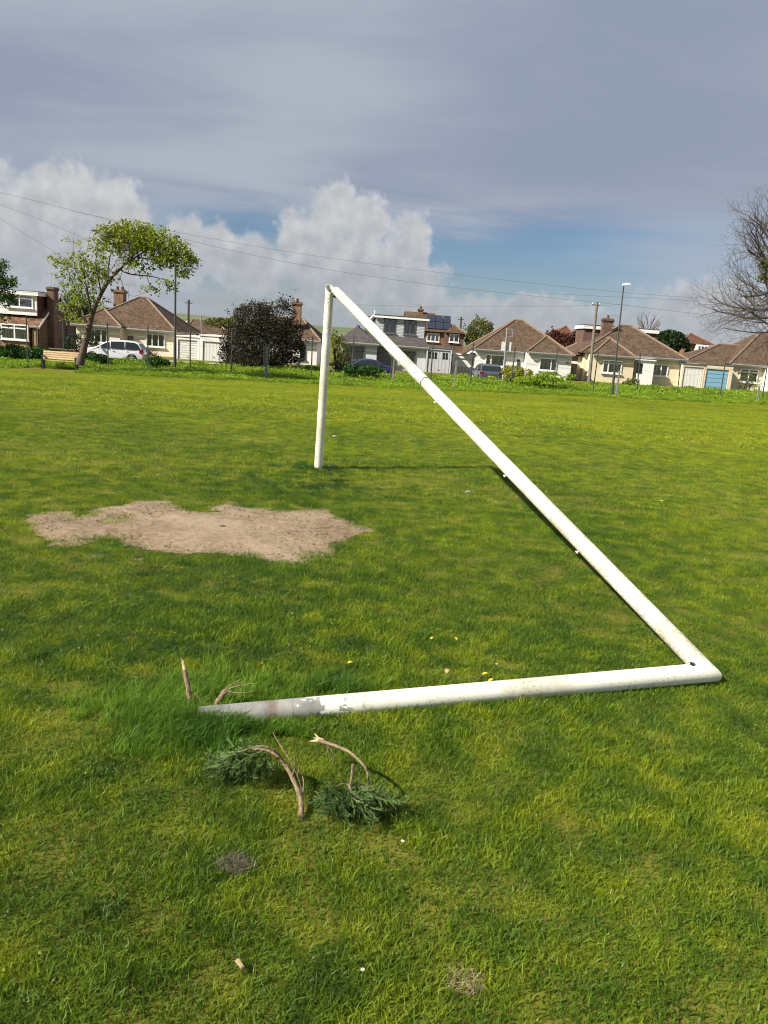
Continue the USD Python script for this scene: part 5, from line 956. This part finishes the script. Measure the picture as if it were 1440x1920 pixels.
# ---------------------------------------------------------------- trees and bushes
tr = np.random.default_rng(33)
def ell(px, py, rx, ry, Y, n, depth, r, shell=0.):
    """points through an ellipsoid that covers the given spot at distance Y"""
    q = r.normal(size=(n, 3)); q /= np.linalg.norm(q, axis=1, keepdims=True); q *= (r.uniform(shell, 1, n) ** (1 / 2.2))[:, None]
    s = Y / FOC; c = at(px, py, Y); return c + right * (q[:, :1] * rx * s) + up * (q[:, 1:2] * ry * s) + np.array([0, 1., 0]) * (q[:, 2:] * depth)
def limbs_mesh(ls, Y, off, r):
    out, pts = [], []
    for L_ in ls:
        p = spline([at(x, y, Y + o) for x, y, _, o in L_], 14); rr = np.interp(np.linspace(0, 1, 14), np.linspace(0, 1, len(L_)), [w for _, _, w, _ in L_]) * Y / FOC * .5
        out.append(tube(p + r.normal(size=p.shape) * rr[:, None] * .12, rr, 8)); pts.append(p)
    return out, np.vstack(pts)
Y = 45.
T = thing('leaning_tree', 'leaning wind swept tree with sparse new yellow green leaves beside the bench', 'tree', at(152, 676, Y))
trunk, tp = limbs_mesh([[(150, 684, 17, 0), (155, 662, 13.5, 0), (162, 632, 11.5, 0), (169, 606, 10.5, 0)], ], Y, 0, tr)
obj('trunk', trunk, M['bark'], T, smooth=50)
LM = [[(168, 610, 9, 0), (177, 580, 8, 0), (190, 550, 7, .1), (210, 520, 5.5, .2), (230, 500, 4.5, .3), (258, 480, 3, .5), (285, 462, 1.5, .8)], [(169, 606, 5, 0), (172, 590, 4.5, -.2), (168, 570, 4, -.4), (164, 545, 3, -.6), (158, 520, 2, -.8), (150, 490, 1, -.9)], [(165, 606, 4, 0), (158, 596, 3.5, .2), (152, 575, 3, .4), (144, 550, 2.2, .6), (132, 520, 1.3, .8), (120, 495, .8, .9)],
      [(225, 505, 3.4, .3), (250, 515, 2.6, 0), (275, 517, 2, -.3), (300, 522, 1.4, -.5), (325, 530, .8, -.6)], [(240, 492, 3, .3), (255, 470, 2.2, .8), (262, 450, 1.5, 1.1), (270, 432, .8, 1.3)], [(258, 482, 2.4, .5), (285, 485, 1.8, .2), (315, 480, 1.2, -.2), (345, 478, .8, -.4), (365, 482, .6, -.5)], [(205, 525, 3, .2), (203, 500, 2.4, .6), (208, 475, 1.8, .9), (215, 450, 1.2, 1.2), (220, 430, .7, 1.3)],
      [(188, 555, 3, 0), (186, 530, 2.4, -.5), (180, 500, 1.8, -.9), (182, 470, 1.2, -1.2), (188, 445, .7, -1.3)], [(171, 585, 2.6, -.1), (183, 560, 2, -.6), (196, 530, 1.6, -1.), (212, 500, 1.1, -1.3), (230, 470, .7, -1.5)], [(158, 596, 2.4, .2), (143, 585, 1.8, -.2), (132, 570, 1.3, -.5), (122, 545, .8, -.8)], [(164, 545, 1.8, -.6), (150, 525, 1.3, -1.), (140, 500, .9, -1.2), (137, 470, .6, -1.3), (139, 435, .4, -1.3)], [(210, 522, 2, .2), (225, 520, 1.4, -.4), (232, 540, 1., -.7), (276, 545, .7, -.9)], [(275, 517, 1.4, -.3), (280, 532, 1, -.4), (285, 545, .6, -.5)], [(172, 600, 2, 0), (180, 603, 1.2, .1), (181, 598, .7, .1)], [(158, 520, 1.2, -.8), (160, 490, .9, -.9), (165, 460, .6, -1), (170, 432, .4, -1)], [(208, 475, 1.2, .9), (195, 455, .9, 1), (186, 432, .5, 1)], [(345, 478, .8, -.4), (358, 500, .6, -.5), (340, 515, .5, -.4)]]
lm, lp = limbs_mesh(LM, Y, 0, tr)
for m in lm: obj('limb', m, M['bark'], T, smooth=50)
CR = [(213, 440, 33, 20, 190), (250, 436, 38, 22, 260), (292, 450, 40, 26, 300), (330, 475, 30, 26, 170), (305, 488, 34, 16, 110), (262, 462, 34, 18, 150), (225, 465, 24, 15, 70), (358, 487, 17, 14, 60), (345, 512, 16, 10, 34), (320, 535, 20, 12, 32), (286, 543, 14, 8, 16), (190, 470, 20, 26, 60), (150, 495, 26, 26, 75), (118, 492, 16, 16, 34), (130, 525, 22, 20, 50), (170, 515, 22, 24, 60), (185, 500, 20, 24, 44), (200, 520, 14, 18, 24), (145, 555, 22, 18, 44), (165, 540, 16, 20, 36), (126, 575, 16, 12, 18), (140, 595, 20, 14, 26), (138, 452, 7, 16, 10), (200, 560, 16, 20, 14), (262, 505, 26, 12, 28), (240, 490, 24, 14, 36)]
cs, tw = [], []
for (px, py, rx, ry, n) in CR:
    c = ell(px, py, rx, ry, Y, int(n * .78), 1.5, tr); cs.append(c)
    for q in c[:: 3]:
        d2 = ((lp - q) ** 2).sum(1); b = lp[d2.argmin()]
        if d2.min() < 4.: m_ = (b + q) / 2 + tr.normal(size=3) * .08; tw.append(tube([b, m_, q], [.016, .010, .005], 3, False))
obj('twigs', cat_(tw), M['bark'], T)
cs = np.vstack(cs); big = np.repeat(cs, 6, 0) + tr.normal(size=(len(cs) * 6, 3)) * .10
obj('crown', leaves(big, .15, tr), M['yleaf'], T)

def bush(name, label, catg, ells, Y, m, size, group=None, stems=0, depth=1.5, sprigs=0, stem_m='barkdark', shell=.25, trunk=None):
    r = np.random.default_rng(abs(hash(label)) % 1000 if False else sum(map(ord, label)) % 9973); px, py, rx, ry, _ = ells[0]
    T = thing(name, label, catg, at(px, py + ry, Y), group); pts = np.vstack([ell(a, b, c, d, Y, n, min(depth, c * Y / FOC * 1.1), r, shell) for a, b, c, d, n in ells])
    lump = meshkit.fbm(pts / (size * 7), 3, 4); pts = pts[lump > .36]
    extra = []
    if stems:
        ms = []; b = at(px, py + ry, Y); b[2] -= .4
        for k in range(stems):
            q = pts[r.integers(len(pts))]; ms.append(tube(spline([b + r.normal(size=3) * [.25, .2, 0], (b + q) / 2 + r.normal(size=3) * [.25, .25, .1], q], 7), np.linspace(.05, .008, 7), 4, False))
        for k in range(sprigs):
            q = pts[r.integers(len(pts))]; c = at(px, py, Y); o = (q - c) / (np.linalg.norm(q - c) + 1e-6)
            if o[2] < .1: continue
            e = c + (q - c) * 1.0 + o * r.uniform(.3, .9); ms.append(tube([c + (q - c) * .6, q, e], [.014, .01, .005], 3, False)); extra.append(e + r.normal(size=(9, 3)) * .14 - o * .15)
        obj('stems' if trunk is None else 'branches', cat_(ms), M[stem_m], T)
    if trunk: b = at(px, py + ry, Y); obj('trunk', tube([(b[0], Y, float(gz(b[0], Y)) - .1), (b[0] + .1, Y, b[2] + .5), (b[0], Y, at(px, py, Y)[2])], [trunk, trunk * .8, trunk * .3], 8), M['bark'], T)
    if extra: pts = np.vstack([pts] + extra)
    obj('foliage' if trunk is None else 'crown', leaves(pts, size, r), M[m], T); return T
bush('purple_bush', 'large round dark purple leaved bush standing in front of a bungalow', 'bush', [(490, 645, 72, 46, 8500), (478, 602, 40, 38, 3600), (512, 606, 38, 46, 3800), (446, 640, 34, 36, 2800), (545, 640, 26, 44, 2800), (490, 672, 70, 20, 3600), (424, 668, 16, 24, 700), (560, 662, 14, 28, 700), (455, 590, 18, 20, 500), (540, 590, 18, 20, 500), (530, 575, 14, 18, 300)], 56., 'pleaf', .125, stems=90, depth=2.4, sprigs=130)
bush('garden_shrub', 'loose olive green shrub just right of the standing goal post', 'shrub', [(640, 655, 14, 28, 420), (628, 640, 8, 25, 220), (645, 675, 16, 18, 420)], 58., 'oleaf', .15, stems=22, depth=.9)
bush('garden_shrub', 'dark olive shrub behind the trunk of the leaning tree', 'shrub', [(142, 642, 22, 18, 1300), (175, 636, 12, 14, 420)], 60., 'dleaf', .13, stems=16, depth=1.2)
bush('golden_shrub', 'low golden green shrub right of the dark grey car', 'shrub', [(962, 697, 22, 13, 1500), (985, 700, 16, 10, 800), (950, 694, 10, 9, 420)], 57., 'golden', .11, stems=10, depth=1.)
bush('evergreen_tree', 'rounded dark evergreen tree behind the brick dormer bungalow', 'tree', [(1258, 645, 32, 26, 3600), (1240, 640, 16, 18, 1100), (1275, 655, 18, 20, 1300)], 92., 'dleaf', .28, stems=16, depth=2.2, trunk=.2)
bush('bright_shrub', 'yellow green shrub top between the evergreen tree and the white garage', 'shrub', [(1288, 672, 14, 10, 500)], 86., 'golden', .2, stems=6, depth=1.)
bush('red_leaved_tree', 'dark red leaved tree left of the brick dormer', 'tree', [(1058, 642, 32, 18, 1500), (1040, 630, 12, 12, 380), (1082, 640, 16, 22, 900), (1090, 630, 8, 14, 260)], 88., 'rleaf', .22, stems=26, depth=2., trunk=.14, sprigs=16)
bush('pale_tree', 'olive green young leaved tree behind the gap left of the white bungalow', 'tree', [(900, 622, 24, 26, 1700), (885, 632, 16, 22, 800), (912, 612, 14, 16, 520)], 104., 'oleaf', .24, stems=24, depth=1.8, trunk=.16, sprigs=12)
bush('green_tree', 'mid green tree filling the gap between the chalet and the cream bungalow', 'tree', [(140, 575, 26, 32, 1700), (155, 600, 22, 22, 1100), (128, 590, 16, 20, 700), (175, 575, 14, 18, 420)], 90., 'gleaf', .26, stems=22, depth=2., trunk=.2)
bush('hedge', 'distant olive hedge and trees above the garages left of the purple bush', 'hedge', [(410, 608, 32, 12, 1500), (440, 606, 18, 14, 700), (385, 610, 14, 8, 400)], 100., 'oleaf', .3, stems=20, depth=2.)
bush('bare_shrub', 'straggly brown shrub before the cream bungalow by the white garages', 'shrub', [(285, 668, 12, 16, 330), (295, 676, 14, 9, 260)], 60., 'rleaf', .11, stems=26, depth=.8)
bush('garden_shrub', 'small pale olive shrub in front of the white porch', 'shrub', [(1186, 717, 14, 9, 460), (1175, 720, 10, 6, 240)], 66., 'oleaf', .12, stems=8, depth=.7)
bush('garden_shrub', 'thin green shrub in front of the right edge bungalow window', 'shrub', [(1393, 717, 12, 16, 240), (1420, 722, 14, 12, 220), (1405, 708, 8, 12, 120)], 66., 'oleaf', .11, stems=24, depth=.7)
bush('low_hedge', 'dark rough hedge of long weeds before the chalet house', 'hedge', [(20, 663, 34, 17, 2400), (70, 664, 30, 14, 1900), (-30, 658, 30, 17, 1300), (104, 666, 18, 9, 700)], 50.5, 'nettle', .17, stems=0, depth=1.6)
bush('low_hedge', 'dark patch of weeds at the foot of the white people carrier', 'hedge', [(183, 673, 20, 10, 900), (165, 670, 10, 8, 350)], 51.5, 'nettle', .15, stems=0, depth=1.2)
bush('low_hedge', 'dark green weeds between the people carrier and the lamp column', 'hedge', [(285, 678, 24, 8, 800), (310, 680, 10, 6, 220)], 50.5, 'nettle', .15, stems=0, depth=1.)
bush('low_hedge', 'bushy green weeds in front of the blue saloon car', 'hedge', [(690, 694, 30, 9, 1000), (660, 692, 18, 8, 500)], 52., 'nettle', .15, stems=0, depth=1.2)
bush('low_hedge', 'mounded green weeds in front of the white bungalow wing', 'hedge', [(1040, 706, 40, 9, 1200), (990, 712, 30, 7, 800)], 54., 'vergegrass', .16, stems=0, depth=1.3)

# leafy twigs of the tree whose trunk stands beyond the left edge
Y = 50.; T = thing('edge_tree', 'leafy tree reaching in at the left edge over the chalet dormer', 'tree', at(-60, 690, Y))
obj('trunk', tube(spline([at(-60, 692, Y), at(-62, 620, Y), at(-55, 540, Y), at(-50, 440, Y)], 12), np.linspace(.24, .07, 12), 9), M['bark'], T, smooth=50)
lm2, lp2 = limbs_mesh([[(-60, 600, 6, 0), (-35, 570, 4, -.3), (-8, 555, 2.5, -.6), (18, 548, 1, -.8)], [(-58, 570, 5, 0), (-35, 530, 3.5, .3), (-12, 505, 2, .5), (5, 492, .8, .6)], [(-60, 620, 5, 0), (-30, 605, 3, .3), (-10, 595, 1.5, .5)], [(-55, 540, 4, 0), (-80, 490, 2, .4), (-95, 460, 1, .5)], [(-8, 555, 1.5, -.6), (10, 565, 1, -.5), (22, 572, .6, -.5)]], Y, 0, tr)
for m in lm2: obj('limb', m, M['bark'], T)
pts = np.vstack([ell(a, b, c, d, Y, n, 1.2, tr) for a, b, c, d, n in ((6, 528, 16, 14, 80), (-5, 500, 16, 16, 70), (10, 560, 20, 14, 100), (-20, 540, 30, 30, 180), (2, 595, 8, 8, 16), (-10, 620, 14, 12, 30), (-60, 490, 45, 50, 400), (28, 530, 8, 6, 14), (-60, 570, 50, 40, 300))])
obj('crown', leaves(np.repeat(pts, 6, 0) + tr.normal(size=(len(pts) * 6, 3)) * .11, .15, tr), M['gleaf'], T)

# bare tree at the right edge
def grow(p, d, L, r, depth, out, g, tips):
    n = max(3, int(L / .28)); pts = [p]
    for k in range(n):
        d = d + g.normal(size=3) * .13 + np.array([0, 0, .055 if depth > 2 else .02]); d /= np.linalg.norm(d); p = p + d * L / n; pts.append(p)
        if depth < 5 and k > 0 and g.random() < (.95 if depth < 3 else .72):
            a = g.normal(size=3); a -= d * (a @ d); a /= np.linalg.norm(a); f = 1 - k / n * .5
            grow(p, d * .75 + a * .72 + np.array([0, 0, .12]), max(L * g.uniform(.40, .66) * f, .35), r * (1 - .6 * k / n) * .52, depth + 1, out, g, tips)
    out.append((np.array(pts), np.linspace(r, max(r * .35, .006), n + 1), depth)); tips.append(p)
g = np.random.default_rng(4); Y = 43.; root = at(1530, 770, Y); T = thing('bare_tree', 'large bare tree with fine twigs and a little ivy at the right edge', 'tree', root)
fork = at(1497, 600, Y); trunkp = spline([root, at(1512, 690, Y), fork, at(1490, 520, Y), at(1484, 450, Y + .5)], 16)
obj('trunk', tube(trunkp, np.linspace(.34, .10, 16), 10), M['barkdark'], T, smooth=50)
segs, tips = [], []
for (px, py), (qx, qy), L, r, dy in (((1500, 625), (1400, 628), 4.9, .075, -.5), ((1498, 605), (1390, 590), 5.0, .085, .4), ((1495, 585), (1385, 550), 5.1, .09, -1.2), ((1493, 565), (1390, 505), 5.1, .09, 1.2), ((1490, 540), (1400, 462), 4.9, .09, -.6), ((1488, 510), (1410, 420), 4.3, .085, .6), ((1486, 490), (1440, 405), 3.6, .08, -.7), ((1484, 460), (1460, 395), 2.8, .07, .5), ((1500, 615), (1395, 645), 4.3, .05, 1.4), ((1495, 575), (1420, 500), 4.6, .08, 2.), ((1492, 555), (1410, 530), 4.6, .08, -2.4), ((1494, 570), (1400, 575), 4.7, .07, 1.8), ((1490, 530), (1420, 440), 4.4, .07, 1.6), ((1497, 600), (1600, 520), 4.2, .1, 0.), ((1493, 560), (1590, 450), 4.2, .1, .5), ((1488, 500), (1550, 410), 3.8, .09, -.5)):
    a, b = at(px, py, Y), at(qx, qy, Y + dy); d = b - a; d /= np.linalg.norm(d); o = []; grow(a, d, L * .88, r, 1, o, g, tips); segs.append(o)
for o in segs:
    obj('limb', cat_([tube(p, r, 6 if dp == 1 else 3, False) for p, r, dp in o]), M['barkdark'], T)
obj('ivy', leaves(np.vstack([ell(1434, 498, 10, 18, Y - .8, 260, .4, tr), ell(1430, 522, 10, 9, Y - .8, 110, .4, tr), ell(1452, 470, 16, 30, Y - .6, 300, .4, tr)]), .12, tr), M['oleaf'], T)
# bare tree crown far behind
Y = 100.; root = at(1212, 660, Y); T = thing('bare_distant_tree', 'distant bare leafless tree top behind the brick dormer', 'tree', root); o = []
obj('trunk', tube([root - [0, 0, 1], at(1213, 625, Y)], [.2, .12], 7), M['barkdark'], T)
for k in range(11):
    a = -1.1 + 2.2 * k / 10; grow(at(1213, 632, Y), right * math.sin(a) + up * math.cos(a) + np.array([0, g.normal() * .3, 0]), 2.7 - .6 * abs(a), .06, 3, o, g, tips)
obj('branches', cat_([tube(p, r * 1.3, 3, False) for p, r, dp in o]), M['bark'], T)
